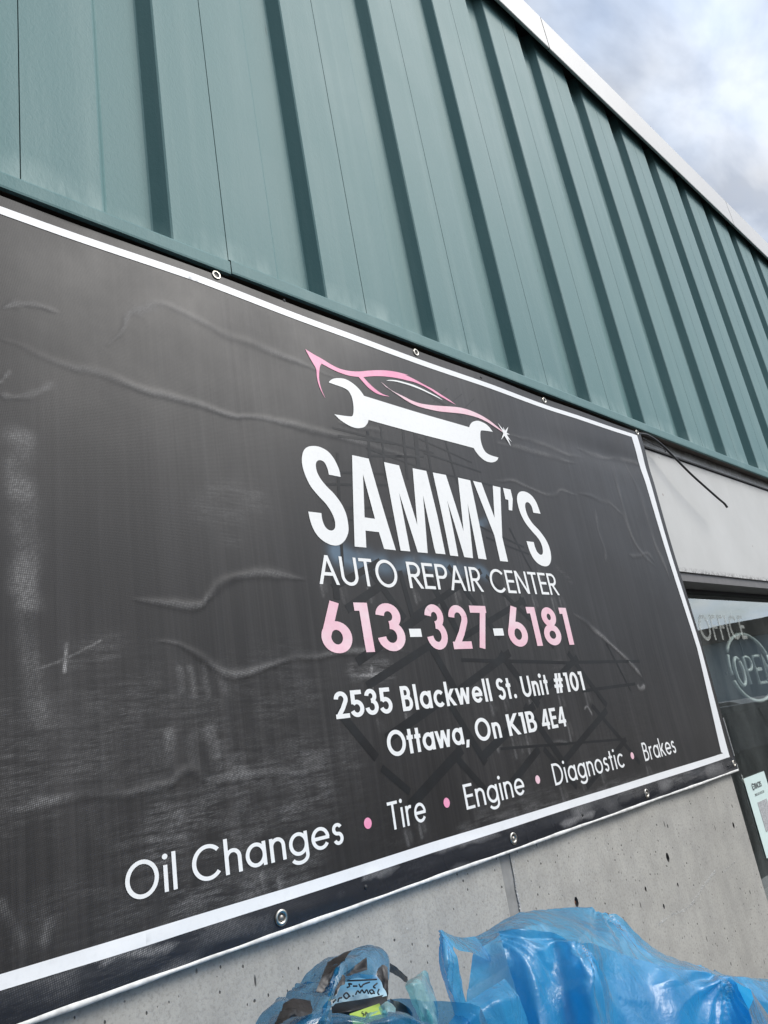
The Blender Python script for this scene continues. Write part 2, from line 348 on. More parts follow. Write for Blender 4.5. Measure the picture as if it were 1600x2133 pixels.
M['room'] = simple('dark_office_wall', (0.035, 0.042, 0.042), 0.8, 0, 3, 0.2)
M['paper'] = simple('white_notice_paper', (0.60, 0.72, 0.68), 0.6, 0, 12, 0.05)
M['ink'] = simple('grey_ink', (0.08, 0.085, 0.085), 0.6, 0, 80, 0.2)
def mat_frost():
    t = NT('frosted_vinyl_letter'); p = t.bsdf((0.6, 0.62, 0.57), 0.6); p.inputs['Alpha'].default_value = 0.5; t.l(t.ramp(t.noise(60, 4, 0.7), [(0.3, 0.14), (0.7, 0.50)]), p.inputs['Alpha']); return t.m
M['frost'] = mat_frost()
M['neon'] = simple('unlit_neon_tube', (0.93, 0.95, 0.92), 0.25, 0, 30, 0.12)
M['blackfilm'] = simple('black_plastic_film', (0.012, 0.010, 0.009), 0.42, 0, 30, 0.4, 0.5, 0.006)
M['card'] = simple('pale_card', (0.33, 0.47, 0.54), 0.6, 0, 10, 0.06)
M['marker'] = simple('black_marker_ink', (0.012, 0.012, 0.018), 0.5, 0, 60, 0.1)
M['lime'] = simple('lime_label', (0.30, 0.42, 0.06), 0.5, 0, 20, 0.1)
M['carpaint'] = simple('charcoal_car_paint', (0.05, 0.055, 0.06), 0.22, 0.3, 4, 0.1)
M['carglass'] = simple('dark_car_glass', (0.012, 0.014, 0.016), 0.08, 0, 4, 0.1, 0.8)
M['tyre'] = simple('tyre_rubber', (0.02, 0.02, 0.02), 0.8, 0, 40, 0.2)
M['rim'] = simple('alloy_rim', (0.45, 0.46, 0.47), 0.35, 0.9, 30, 0.1)
M['lamp'] = simple('red_tail_lamp', (0.30, 0.012, 0.01), 0.2, 0, 30, 0.1)
M['roofband'] = simple('taupe_roof_band', (0.13, 0.115, 0.10), 0.6, 0, 3, 0.15)

# ------------------------------------------------------------------ ground
g = MB(); n = 40
mk('ground', [(-300, -300, 0), (300, -300, 0), (300, 300, 0), (-300, 300, 0)], [(0, 1, 2, 3)], M['asph'])
tag(bpy.data.objects['ground'], kind='structure')

# ------------------------------------------------------------------ the shop building
DO = 1.096                     # outer face of the ribs
YO = DO - 1.10; YP = YO + 0.0365; RUN = 0.0198; PER = 0.3726 * DO
ZF = 1.55 + 0.962 * 1.086     # top line of the bottom flashing
ZTOP = 1.55 + 2.93 * 1.05 + 0.06
bld = thing('repair_shop_building', 'single storey shop with ribbed teal metal upper wall over grey concrete and a window', 'building', (2.6, 0.0, 0))
X0 = 0.629 * DO               # left edge of a rib face
FLAT = 0.2445 * DO            # rib face width
SEAM = 0.121 * DO
def rib_panel(k):
    """one cladding sheet from seam to seam"""
    a = X0 + (k) * PER + SEAM; b = a + PER; g = 0.0013
    if k == -1: a -= 0.016          # one joint is lapped short
    if k == -2: b -= 0.016
    xr = X0 + k * PER + FLAT; xn = X0 + (k + 1) * PER
    lap = 0.0024
    prof = [(a + g, YO + 0.004), (a + g, YO), (xr - 0.004, YO), (xr, YO + 0.0025), (xr + RUN, YP - 0.002), (xr + RUN + 0.004, YP),
            (xn - RUN - 0.004, YP), (xn - RUN, YP - 0.002), (xn, YO + 0.0025), (xn + 0.004, YO), (b - g * 0.6, YO), (b - g * 0.6, YO + 0.004)]
    z0, z1 = ZF - 0.01, 1.55 + 2.835 * DO + 0.05
    vs = [(x, y, z0) for x, y in prof] + [(x, y, z1) for x, y in prof]; n = len(prof)
    fs = [(i, i + 1, n + i + 1, n + i) for i in range(n - 1)]
    return mk('cladding_panel', vs, fs, M['clad'], bld)
K0, K1 = -5, 22
for k in range(K0, K1): rib_panel(k)
XL = X0 + K0 * PER + SEAM; XR = X0 + K1 * PER + SEAM
bk = MB(); bk.box(XL, XR, YP + 0.012, YP + 0.05, ZF - 0.05, ZTOP - 0.02); bk.build('backing_sheet', M['seal'], bld)
# bottom flashing in lengths, slightly out of line like the photo's
def flashing(xa, xb, dz, dy):
    zt = ZF + dz; zb = 1.55 + 0.929 * 1.086 + dz * 0.6; yf = -0.014 + dy; N = 60
    prof = [(YP + 0.006, zt + 0.002), (yf + 0.006, zt + 0.001), (yf + 0.001, zt - 0.002), (yf, zt - 0.005), (yf, zb + 0.004), (yf + 0.001, zb), (yf + 0.012, zb + 0.001), (yf + 0.012, zb + 0.004)]
    vs = []; m = len(prof); fs = []
    for i in range(N + 1):
        x = xa + (xb - xa) * i / N
        w = 0.0009 * math.sin(x * 9.1 + dz * 300) + 0.0007 * math.sin(x * 23.7)
        for j, (y, z) in enumerate(prof): vs.append((x, y + (w if j < 6 and j > 0 else 0), z + w * 0.8))
    for i in range(N):
        for j in range(m - 1): fs.append((i * m + j, i * m + j + 1, (i + 1) * m + j + 1, (i + 1) * m + j))
    o = mk('bottom_flashing', vs, fs, M['clad'], bld, False); return o
XJ = P(482, 555, 1.086)[0]
flashing(XL, XJ - 0.0012, -0.004, 0.001); flashing(XJ + 0.0012, XJ + 3.05, 0.0, 0.0); flashing(XJ + 3.0525, XR, 0.002, 0.0012)
# brown soffit return under the flashing
so_ = MB(); so_.box(XL, XR, -0.0015, 0.040, 1.55 + 0.929 * 1.086 + 0.006, 1.55 + 0.929 * 1.086 + 0.012)
so_.build('soffit_strip', M['brown'], bld)
# coping with upstand; joints as in the photo
ZC0 = 1.55 + 2.866 * 1.05; ZC1 = 1.55 + 3.060 * 1.05; YC = -0.05
def coping(xa, xb):
    m = MB()
    prof = [(YC + 0.018, ZC0 + 0.012), (YC + 0.010, ZC0 + 0.001), (YC + 0.002, ZC0), (YC, ZC0 + 0.003), (YC, ZC1 - 0.004), (YC + 0.003, ZC1), (0.42, ZC1 + 0.02), (0.42, ZC1 - 0.02)]
    vs = [(xa, y, z) for y, z in prof] + [(xb, y, z) for y, z in prof]; n = len(prof)
    m.add(vs, [(i, i + 1, n + i + 1, n + i) for i in range(n - 1)]); m.build('coping', M['coping'], bld)
xj1 = P(1133, 60, 1.05)[0]; xj2 = P(1521, 445, 1.05)[0]; L = xj2 - xj1
js = [xj1 - 2 * L, xj1 - L, xj1, xj2, xj2 + L, xj2 + 2 * L]
coping(XL, js[1] - 0.003)
for a, b in zip(js[1:-1], js[2:]): coping(a + 0.003, min(b - 0.003, XR))
for x in js[1:-1]:
    cj = MB(); cj.box(x - 0.008, x + 0.008, YC + 0.003, YC + 0.008, ZC0 + 0.006, ZC1 - 0.006); cj.build('coping_joint', M['framedark'], bld)
sv = MB(); zs = 1.55 + 2.83 * DO  # closure strips under the coping, coloured near-black to stand for the shade there
sv.box(XL, XR, YO - 0.002 + 0.0, YP + 0.012, zs + 0.0, zs + 0.02)
sv.box(XL, XR, YC + 0.0185, YO - 0.002, zs - 0.02, zs + 0.02)
sv.build('shade_closure', M['soffit'], bld)
# concrete wall with bolt holes
XW1 = 2.355 * 1.115; YW = 0.012; ZW1 = 2.545
DW = 1.10 + YW
ja, jb = P(1040, 1789, DW)[0], P(1064, 1789, DW)[0]
holes = [((1201, 1879), 0.0075, True), ((1391, 1786), 0.0080, False), ((1528, 1719), 0.0060, False), ((1345, 1852), 0.004, False), ((1412, 1843), 0.0035, False), ((1247, 1962), 0.0042, False), ((1383, 1888), 0.004, False)]
def concrete_slab(name, xa, xb, hl):
    ring = [(xa, 0.0), (xb, 0.0), (xb, ZW1), (xa, ZW1)]
    loops = []
    for (q, r, ru) in hl:
        c = XZ(*q, DW); e = 1.5
        loops.append((c, [(c[0] + r * math.cos(2 * math.pi * k / 18) * (1 + 0.12 * math.sin(3.1 * k)), c[1] + e * r * math.sin(2 * math.pi * k / 18) * (1 + 0.1 * math.cos(2.3 * k))) for k in range(18)]))
    V = [Vector(p) for p in ring]; F = [list(range(4))]
    for c, lp in loops:
        b = len(V); V += [Vector(p) for p in lp]; F.append(list(range(b, b + 18)))
    r = delaunay_2d_cdt(V, [], F, 1, 1e-6); vo, fo, of = r[0], r[2], r[5]
    verts = [(v[0], YW, v[1]) for v in vo]; faces = [tuple(f) for f, o in zip(fo, of) if len(o) == 1]
    m = MB(); m.add(verts, faces)
    # returns (edges) with real thickness
    T = 0.19
    for x in (xa, xb): m.add([(x, YW, 0), (x, YW + T, 0), (x, YW + T, ZW1), (x, YW, ZW1)], [(0, 1, 2, 3)])
    m.add([(xa, YW, ZW1), (xb, YW, ZW1), (xb, YW + T, ZW1), (xa, YW + T, ZW1)], [(0, 1, 2, 3)])
    o = m.build(name, M['conc'], bld)
    for (c, lp), (q, rr, ru) in zip(loops, hl):
        h = MB(); n = 18; vs = [(x, YW, z) for x, z in lp] + [(c[0] + (x - c[0]) * 0.8, YW + 0.008, c[1] + (z - c[1]) * 0.8) for x, z in lp] + [(c[0], YW + 0.02, c[1])]
        h.add(vs, [(i, (i + 1) % n, n + (i + 1) % n, n + i) for i in range(n)] + [(n + i, n + (i + 1) % n, 2 * n) for i in range(n)])
        ho = h.build('bolt_hole', M['hole'], o, True)
        if ru:
            s = MB(); s.lathe((c[0] + 0.001, YW + 0.004, c[1] - 0.001), [(0.0, 0), (0.0036, 0.0005), (0.005, 0.003), (0.005, 0.012)], 14); s.build('rusty_bolt', M['rust'], o, True)
    return o
hl_left = []
cw1 = concrete_slab('concrete_wall', XL, ja, hl_left); cw2 = concrete_slab('concrete_wall', jb, XW1, holes)
jt = MB(); jt.box(ja - 0.0, jb + 0.0, YW + 0.0025, YW + 0.03, 0, ZW1 - 0.002); jt.build('wall_joint', M['joint'], bld)
# chipped arris at the right of the joint and the raised ragged trowel mark on the slab
def ragged(name, pts, w, h, seed, mat, parent):
    rnd = random.Random(seed); c = catmull([P(*p, DW) for p in pts], 10); m = MB()
    for i in range(len(c) - 1):
        for q in range(3):
            a = c[i] * (1 - q / 3) + c[i + 1] * q / 3
            for u in range(2):
                s = w * rnd.uniform(0.12, 0.5); x = a[0] + rnd.uniform(-w, w) * 0.5; z = a[2] + rnd.uniform(-w, w) * 0.5
                n = rnd.randint(5, 7); ring = []
                for k in range(n):
                    t = 2 * math.pi * k / n + rnd.uniform(-.3, .3); ring.append((x + s * math.cos(t) * rnd.uniform(.6, 1.3), YW + 0.0005, z + s * math.sin(t) * rnd.uniform(.6, 1.2)))
                m.add(ring + [(x + rnd.uniform(-s, s) * .3, YW - h * rnd.uniform(.3, 1), z)], [(k, (k + 1) % n, n) for k in range(n)])
    return m.build(name, mat, parent)
ragged('trowel_mark', [(1372, 1927), (1392, 1910), (1425, 1896), (1445, 1878), (1462, 1850), (1478, 1830), (1490, 1815)], 0.007, 0.0014, 3, M['chip'], cw2)
ragged('trowel_mark', [(1508, 1816), (1518, 1806), (1532, 1795)], 0.004, 0.001, 4, M['chip'], cw2)
ragged('chipped_edge', [(1070, 1795), (1074, 1830), (1079, 1862), (1085, 1892), (1090, 1930)], 0.0055, 0.001, 5, M['chip'], cw2)
# side and roof (so the shop is a building, not a screen)
rw = MB(); rw.box(XL, XL + 0.2, 0.25, 9.0, 0, ZC1 - 0.03); rw.box(XL, XR, 9.0, 9.2, 0, ZC1 - 0.03); rw.box(XR - 0.2, XR, 0.25, 9.0, 0, ZC1 - 0.03)
rw.build('outer_wall', M['conc'], bld)
rf = MB(); rf.box(XL, XR, 0.1, 9.2, ZC1 - 0.03, ZC1 - 0.005); rf.build('roof', M['roofband'], bld)
# white spandrel panel and its head strip
YPN = 0.036; ZG = 1.55 + 0.853 * (1.10 + YPN)
ZFT = 1.55 + 0.406 * 1.145
pn = MB(); pn.box(XW1 - 0.12, XR, YPN, YPN + 0.02, ZFT - 0.0, ZG - 0.004); pn.build('spandrel_panel', M['panel'], bld)
hs = MB(); hs.box(XW1 - 0.12, XR, YPN - 0.005, YPN + 0.02, ZG + 0.004, ZW1 + 0.05); hs.build('head_strip', M['panel'], bld)
gv = MB(); gv.box(XW1 - 0.12, XR, YPN + 0.010, YPN + 0.016, ZG - 0.006, ZG + 0.006); gv.build('panel_groove', M['soffit'], bld)
dr = MB(); dr.box(XW1 - 0.12, XR, YPN - 0.008, YPN + 0.002, ZG - 0.001, ZG + 0.0055); dr.build('drip_edge', M['framedark'], bld)
# window: frame, bead, glass, lettering
win = MB(); YFR = 0.045; ZFB = 1.55 + 0.377 * 1.145; YGL = 0.152; ZSILL = 0.85
win.box(XW1, XR, YFR, YGL + 0.06, ZFB, ZFT - 0.0005)
win.box(XW1, XR, YFR - 0.02, YGL + 0.06, ZSILL - 0.06, ZSILL)
win.box(XW1 + 0.0005, XW1 + 0.012, YFR + 0.09, YGL + 0.06, ZSILL, ZFB)
for xm in (5.6, 7.6): win.box(xm, xm + 0.05, YFR, YGL + 0.06, ZSILL, ZFB)
wno = win.build('window_frame', M['frame'], bld)
bd = MB(); bd.box(XW1 + 0.012, XR, YGL - 0.018, YGL + 0.02, ZFB - 0.012, ZFB - 0.0005); bd.build('glazing_bead', M['framedark'], wno)
gm = MB(); gm.box(XW1 + 0.012, XR, YGL, YGL + 0.006, ZSILL, ZFB - 0.012); glo = gm.build('glass', M['glass'], wno)
lw = MB(); lw.box(XW1, XR, YFR - 0.01, YGL + 0.05, 0, ZSILL - 0.06); lw.build('lower_wall', M['conc'], bld)
# office room behind the glass
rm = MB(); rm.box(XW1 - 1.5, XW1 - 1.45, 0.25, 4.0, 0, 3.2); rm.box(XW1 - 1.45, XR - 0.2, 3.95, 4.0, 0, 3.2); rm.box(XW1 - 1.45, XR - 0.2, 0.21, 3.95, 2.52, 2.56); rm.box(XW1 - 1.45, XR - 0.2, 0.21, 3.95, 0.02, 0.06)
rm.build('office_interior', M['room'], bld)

# ------------------------------------------------------------------ vector lettering (drawn strokes)
def arc(cx, cy, rx, ry, a0, a1, n=18):
    return [(cx + rx * math.cos(math.radians(a0 + (a1 - a0) * i / n)), cy + ry * math.sin(math.radians(a0 + (a1 - a0) * i / n))) for i in range(n + 1)]
def glyph(ch, w):
    h = w / 2; x = 0.72; S = lambda p, c=False: ('S', p, c); Dg = lambda a, b: ('D', a, b)
    ring = lambda cx, cy, rx, ry: S(arc(cx, cy, rx, ry, 0, 360, 36)[:-1], True)
    stem = lambda X, a, b: S([(X, a), (X, b)])
    if ch == 'O': return [ring(.45, .5, .45 - h, .51 - h)], .9
    if ch == 'C': return [S(arc(.45, .5, .45 - h, .51 - h, 42, 318, 30))], .80
    if ch == 'A': return [Dg((.04 + h * .4, 0), (.38, 1)), Dg((.38, 1), (.72 - h * .4, 0)), S([(.17, .30 + h), (.59, .30 + h)])], .76
    if ch == 'U': return [S([(h, 1), (h, .34)] + arc(.33, .34, .33 - h, .35 - h, 180, 360)[1:-1] + [(.66 - h, .34), (.66 - h, 1)])], .66
    if ch == 'T': return [S([(0, 1 - h), (.52, 1 - h)]), stem(.26, 0, 1 - h)], .52
    if ch in 'PR':
        b = .48; W = .55
        o = [stem(h, 0, 1), S([(h, 1 - h), (.28, 1 - h)] + arc(.28, (1 - h + b) / 2, W - h - .28, (1 - h - b) / 2, 90, -90)[1:-1] + [(.28, b), (h, b)])]
        if ch == 'R': o.append(Dg((.24, b), (W - h * .2, 0)))
        return o, W
    if ch == 'B':
        b = .54; return [stem(h, 0, 1), S([(h, 1 - h), (.26, 1 - h)] + arc(.26, (1 - h + b) / 2, .48 - h - .26, (1 - h - b) / 2, 90, -90)[1:-1] + [(.26, b), (h, b)]),
                         S([(h, b), (.28, b)] + arc(.28, (b + h) / 2, .55 - h - .28, (b - h) / 2, 90, -90)[1:-1] + [(.28, h), (h, h)])], .55
    if ch == 'D': return [stem(h, 0, 1), S([(h, 1 - h), (.24, 1 - h)] + arc(.24, .5, .72 - h - .24, .5 - h, 90, -90)[1:-1] + [(.24, h), (h, h)])], .72
    if ch in 'EFL':
        o = [stem(h, 0, 1)]
        if ch in 'EF': o += [S([(h, 1 - h), (.48, 1 - h)]), S([(h, .52), (.46, .52)])]
        if ch in 'EL': o += [S([(h, h), (.48, h)])]
        return o, .48
    if ch == 'I': return [stem(h, 0, 1)], w
    if ch == 'N': return [stem(h, 0, 1), stem(.68 - h, 0, 1), Dg((h * 1.2, 1), (.68 - h * 1.2, 0))], .68
    if ch == 'K': return [stem(h, 0, 1), Dg((.52, 1), (h + .02, .42)), Dg((.18, .58), (.55, 0))], .6
    if ch in 'Ss':
        H = 1.0 if ch == 'S' else x; Wd = .52 if ch == 'S' else .38; m = H * .515
        return [S(arc(Wd / 2, (H - h + m) / 2, Wd / 2 - h, (H - h - m) / 2, 25, 268, 20) + arc(Wd / 2, (m + h) / 2, Wd / 2 - h, (m - h) / 2, 88, -160, 20))], Wd
    if ch in 'acegoq':
        Wd = .64; cx = Wd / 2; cy = x / 2; rx = Wd / 2 - h; ry = x / 2 - h + .005
        if ch == 'o': return [ring(cx, cy, rx, ry)], Wd
        if ch == 'a': return [ring(cx, cy, rx, ry), stem(Wd - h, 0, x)], Wd
        if ch == 'c': return [S(arc(cx, cy, rx, ry, 42, 318, 26))], Wd * .9
        if ch == 'e': return [S(arc(cx, cy, rx, ry, 0, 325, 30)), S([(h, cy), (Wd - h * .2, cy)])], Wd
        if ch == 'g': return [ring(cx, cy, rx, ry), S([(Wd - h, x), (Wd - h, -.02)] + arc(cx, -.02, rx, .26 - h, 0, -155, 16)[1:])], Wd
    if ch in 'hn':
        Wd = .50; r = .27
        return [stem(h, 0, 1.04 if ch == 'h' else x), S([(Wd - h, 0), (Wd - h, x - r)] + arc(Wd / 2, x - r, Wd / 2 - h, r - h + .005, 0, 180, 18)[1:-1] + [(h, x - r)])], Wd
    if ch == 'r': return [stem(h, 0, x), S([(h, x - .25)] + arc(.25, x - .24, .25 - h, .245 - h, 180, 70, 10)[1:])], .32
    if ch == 'i': return [stem(max(h, w * .62), 0, x), ('C', (max(h, w * .62), .95), w * .68)], w * 1.25
    if ch == 'l': return [stem(h, 0, 1.04)], w
    if ch == 't': return [stem(.16, 0, .97), S([(0, x - h), (.32, x - h)])], .32
    if ch == 'k': return [stem(h, 0, 1.04), Dg((.44, x), (h + .02, .30)), Dg((.16, .44), (.48, 0))], .5
    if ch == 'w': return [Dg((.07, x), (.235, 0)), Dg((.235, 0), (.42, x)), Dg((.42, x), (.605, 0)), Dg((.605, 0), (.77, x))], .84
    if ch == '.': return [('C', (w * .6, w * .6), w * .62)], w * 1.2
    if ch == ',': return [Dg((.06, -.16), (.16, .16))], .22
    if ch == '#': return [Dg((.16, 0), (.26, 1)), Dg((.38, 0), (.48, 1)), S([(.02, .36), (.56, .36)]), S([(.06, .66), (.62, .66)])], .64
    if ch == '-': return [S([(0, .38), (.3, .38)])], .3
    if ch == '0': return [ring(.28, .5, .28 - h, .5 - h)], .56
    if ch == '1': return [stem(.26 - h, 0, 1), S([(0, 1 - h), (.26 - h, 1 - h)])], .26
    if ch == '2': return [S(arc(.27, .71, .27 - h, .29 - h, 178, -32, 20) + [(.30, .36), (h * .9, h * .6)]), S([(0, h), (.54, h)])], .54
    if ch == '3':
        m = .54; return [S(arc(.26, (1 - h + m) / 2, .25 - h, (1 - h - m) / 2, 175, -92, 20)), S(arc(.26, (m + h) / 2, .28 - h, (m - h) / 2, 92, -175, 20))], .54
    if ch == '4': return [stem(.43, 0, 1), Dg((.40, 1), (.06, .22)), S([(0, .22 + h * .6), (.58, .22 + h * .6)])], .58
    if ch == '5': return [S([(.50, 1 - h), (.10, 1 - h)]), S([(.12 + h * .3, 1), (.10 + h * .3, .48)]), S(arc(.25, .31, .29 - h, .325 - h, 135, -160, 22))], .54
    if ch == '6': return [ring(.27, .31, .27 - h, .31 - h), S([(h * 1.02, .34), (.31, 1.0)])], .54
    if ch == '7': return [S([(0, 1 - h), (.50, 1 - h)]), S([(.50 - h, 1 - h * .4), (.17, 0)])], .50
    if ch == '8': return [ring(.27, .745, .23 - h, .255 - h), ring(.27, .275, .27 - h, .275 - h)], .54
    raise KeyError(ch)
def stroke_quads(pts, closed, w):
    p = [np.array(q, float) for q in pts]; n = len(p); L = []; Rr = []
    for i in range(n):
        if closed: a, b = p[i - 1], p[(i + 1) % n]
        else: a, b = p[max(i - 1, 0)], p[min(i + 1, n - 1)]
        d0 = p[i] - a; d1 = b - p[i]
        if np.hypot(*d0) < 1e-9: d0 = d1
        if np.hypot(*d1) < 1e-9: d1 = d0
        d0 = d0 / np.hypot(*d0); d1 = d1 / np.hypot(*d1)
        t = d0 + d1
        t = t / np.hypot(*t) if np.hypot(*t) > 1e-6 else d1
        nn = np.array([-t[1], t[0]]); c = max(0.5, float(nn @ np.array([-d1[1], d1[0]])))
        L.append(p[i] + nn * w / 2 / c); Rr.append(p[i] - nn * w / 2 / c)
    m = n if closed else n - 1
    return [[tuple(L[i]), tuple(L[(i + 1) % n]), tuple(Rr[(i + 1) % n]), tuple(Rr[i])] for i in range(m)]
def glyph_polys(ch, w):
    prim, adv = glyph(ch, w); out = []
    for q in prim:
        if q[0] == 'S': out += stroke_quads(q[1], q[2], w)
        elif q[0] == 'D':
            (x0, y0), (x1, y1) = q[1], q[2]; hw = w * math.hypot(x1 - x0, y1 - y0) / max(1e-6, abs(y1 - y0)) / 2
            out.append([(x0 - hw, y0), (x0 + hw, y0), (x1 + hw, y1), (x1 - hw, y1)])
        else: out.append(arc(q[1][0], q[1][1], q[2], q[2], 0, 360, 20)[:-1])
    return out, adv
def text_polys(txt, w, xa, xb, zb, cap, gap=0.11, slant=0.0):
    """list of glyphs, each a list of polygons in wall X, Z"""
    cur = 0.0; gl = []
    for ch in txt:
        if ch == ' ': cur += 0.30; continue
        po, adv = glyph_polys(ch, w); gl.append([[(cur + a, b) for a, b in q] for q in po]); cur += adv + gap
    tot = cur - gap; mnx = min(a for g_ in gl for q in g_ for a, b in q); mxx = max(a for g_ in gl for q in g_ for a, b in q)
    s = (xb - xa) / (mxx - mnx)
    return [[[(xa + (a - mnx) * s + slant * b * cap, zb + b * cap) for a, b in q] for q in g_] for g_ in gl]
def dens(q, step):
    out = []
    for i in range(len(q)):
        a, b = q[i], q[(i + 1) % len(q)]; k = max(1, int(math.hypot(b[0] - a[0], b[1] - a[1]) / step))
        out += [(a[0] + (b[0] - a[0]) * j / k, a[1] + (b[1] - a[1]) * j / k) for j in range(k)]
    return out
def ccw(q):
    ar = sum(q[i][0] * q[(i + 1) % len(q)][1] - q[(i + 1) % len(q)][0] * q[i][1] for i in range(len(q)))
    return list(q) if ar > 0 else list(q)[::-1]
def union_mesh(polysets, surf, spacing=0.012):
    """triangulated union of each glyph's polygons laid on the surface y = surf(x, z)"""
    AV = []; AF = []
    for polys in polysets:
        V = []; F = []
        for q in polys:
            ar = sum(q[i][0] * q[(i + 1) % len(q)][1] - q[(i + 1) % len(q)][0] * q[i][1] for i in range(len(q)))
            if abs(ar) < 1e-10: continue
            if ar < 0: q = q[::-1]
            if spacing: q = dens(q, spacing * 1.2)
            b = len(V); V += [Vector(p) for p in q]; F.append(list(range(b, b + len(q))))
        if spacing:
            xs = [v[0] for v in V]; zs_ = [v[1] for v in V]
            for gx in np.arange(min(xs) + spacing * .53, max(xs), spacing):
                for gz in np.arange(min(zs_) + spacing * .47, max(zs_), spacing): V.append(Vector((gx, gz)))
        r = delaunay_2d_cdt(V, [], F, 1, 1e-6)
        vo, fo, of = r[0], r[2], r[5]; keep = [f for f, o in zip(fo, of) if len(o)]
        used = sorted({i for f in keep for i in f}); mp_ = {u: len(AV) + i for i, u in enumerate(used)}
        AV += [(vo[u][0], vo[u][1]) for u in used]; AF += [tuple(mp_[i] for i in f) for f in keep]
    a = np.array(AV); y = surf(a[:, 0], a[:, 1])
    return np.stack([a[:, 0], y, a[:, 1]], 1), AF

# ------------------------------------------------------------------ the banner
CREASES = [  # photo pixels on the banner, width (m), height (m), scuff
    ([(0, 650), (35, 642), (75, 645), (125, 660)], .010, .0012, .30),
    ([(222, 722), (248, 692), (262, 657), (290, 645), (330, 637), (365, 650), (405, 667), (450, 688), (500, 712), (560, 735), (600, 750), (660, 773), (700, 790)], .012, .0018, .22),
    ([(270, 652), (300, 645), (335, 643), (370, 655), (410, 672)], .024, .0010, .22),
    ([(0, 712), (60, 735), (130, 760), (200, 778), (260, 800), (310, 820), (350, 828), (410, 845), (470, 862), (530, 872), (600, 885), (680, 905), (760, 925), (820, 942), (880, 958)], .011, .0018, .24),
    ([(0, 822), (30, 828), (70, 820), (105, 795)], .011, .0012, .28), ([(0, 800), (10, 785), (25, 770)], .006, .0008, .25),
    ([(275, 1248), (340, 1257), (410, 1262), (425, 1250), (455, 1222), (490, 1203), (530, 1193), (580, 1196), (630, 1210)], .013, .0022, .20),
    ([(320, 1338), (370, 1341), (410, 1362), (440, 1385), (462, 1402), (490, 1410), (540, 1398), (600, 1380), (640, 1370), (690, 1360), (740, 1357), (800, 1352), (850, 1358)], .013, .0022, .24),
    ([(0, 1688), (60, 1676), (120, 1666), (200, 1655), (280, 1645), (340, 1638), (370, 1616), (392, 1609), (418, 1618), (446, 1650)], .016, .0030, .30),
    ([(430, 1630), (500, 1620), (560, 1613), (610, 1607), (640, 1603)], .012, .0022, .25),
    ([(1200, 935), (1250, 950), (1300, 960), (1338, 968)], .014, .0022, .16),
    ([(1300, 965), (1330, 1030), (1350, 1090), (1365, 1140), (1385, 1180), (1395, 1212)], .016, .0020, .16),
    ([(1280, 970), (1285, 1010), (1297, 1060), (1310, 1110), (1330, 1145), (1362, 1180)], .014, .0020, .16),
    ([(1200, 1030), (1255, 1045), (1275, 1057), (1297, 1078)], .012, .0018, .14), ([(1235, 1060), (1243, 1100), (1258, 1150), (1260, 1175)], .012, .0015, .12),
    ([(1305, 1155), (1325, 1158), (1345, 1150), (1362, 1172)], .012, .0015, .14),
    ([(1055, 903), (1090, 915), (1130, 925), (1180, 945), (1215, 955)], .012, .0016, .15), ([(1030, 918), (1060, 928), (1120, 945), (1200, 965)], .014, .0016, .15),
    ([(1030, 1000), (1060, 1002), (1100, 1015), (1150, 1034), (1168, 1022), (1200, 1036)], .010, .0015, .18),
    ([(1190, 1275), (1230, 1310), (1255, 1330), (1300, 1372), (1322, 1395), (1335, 1412)], .012, .0022, .40),
    ([(1322, 1428), (1330, 1436), (1342, 1430)], .014, .003, .5),
    ([(170, 2012), (220, 1985), (265, 1972), (300, 1960), (335, 1940), (372, 1924)], .016, .0028, .55),
    ([(200, 2018), (250, 1992), (310, 1985), (370, 1958)], .010, .0015, .35),
    ([(900, 1778), (940, 1760), (1000, 1748), (1040, 1742)], .014, .002, .35), ([(1160, 1715), (1190, 1712), (1215, 1700), (1235, 1690)], .016, .002, .5),
    ([(750, 1835), (765, 1826), (790, 1822), (830, 1806)], .012, .002, .45),
    ([(700, 880), (745, 892), (800, 905)], .008, .001, .10), ([(1215, 1478), (1222, 1474), (1232, 1492)], .006, .0012, .5),
    ([(1130, 1550), (1160, 1548), (1190, 1552)], .006, .0012, .5), ([(745, 1408), (775, 1405), (820, 1400)], .006, .001, .5), ([(768, 1385), (770, 1410), (772, 1440)], .005, .0005, .45),
]
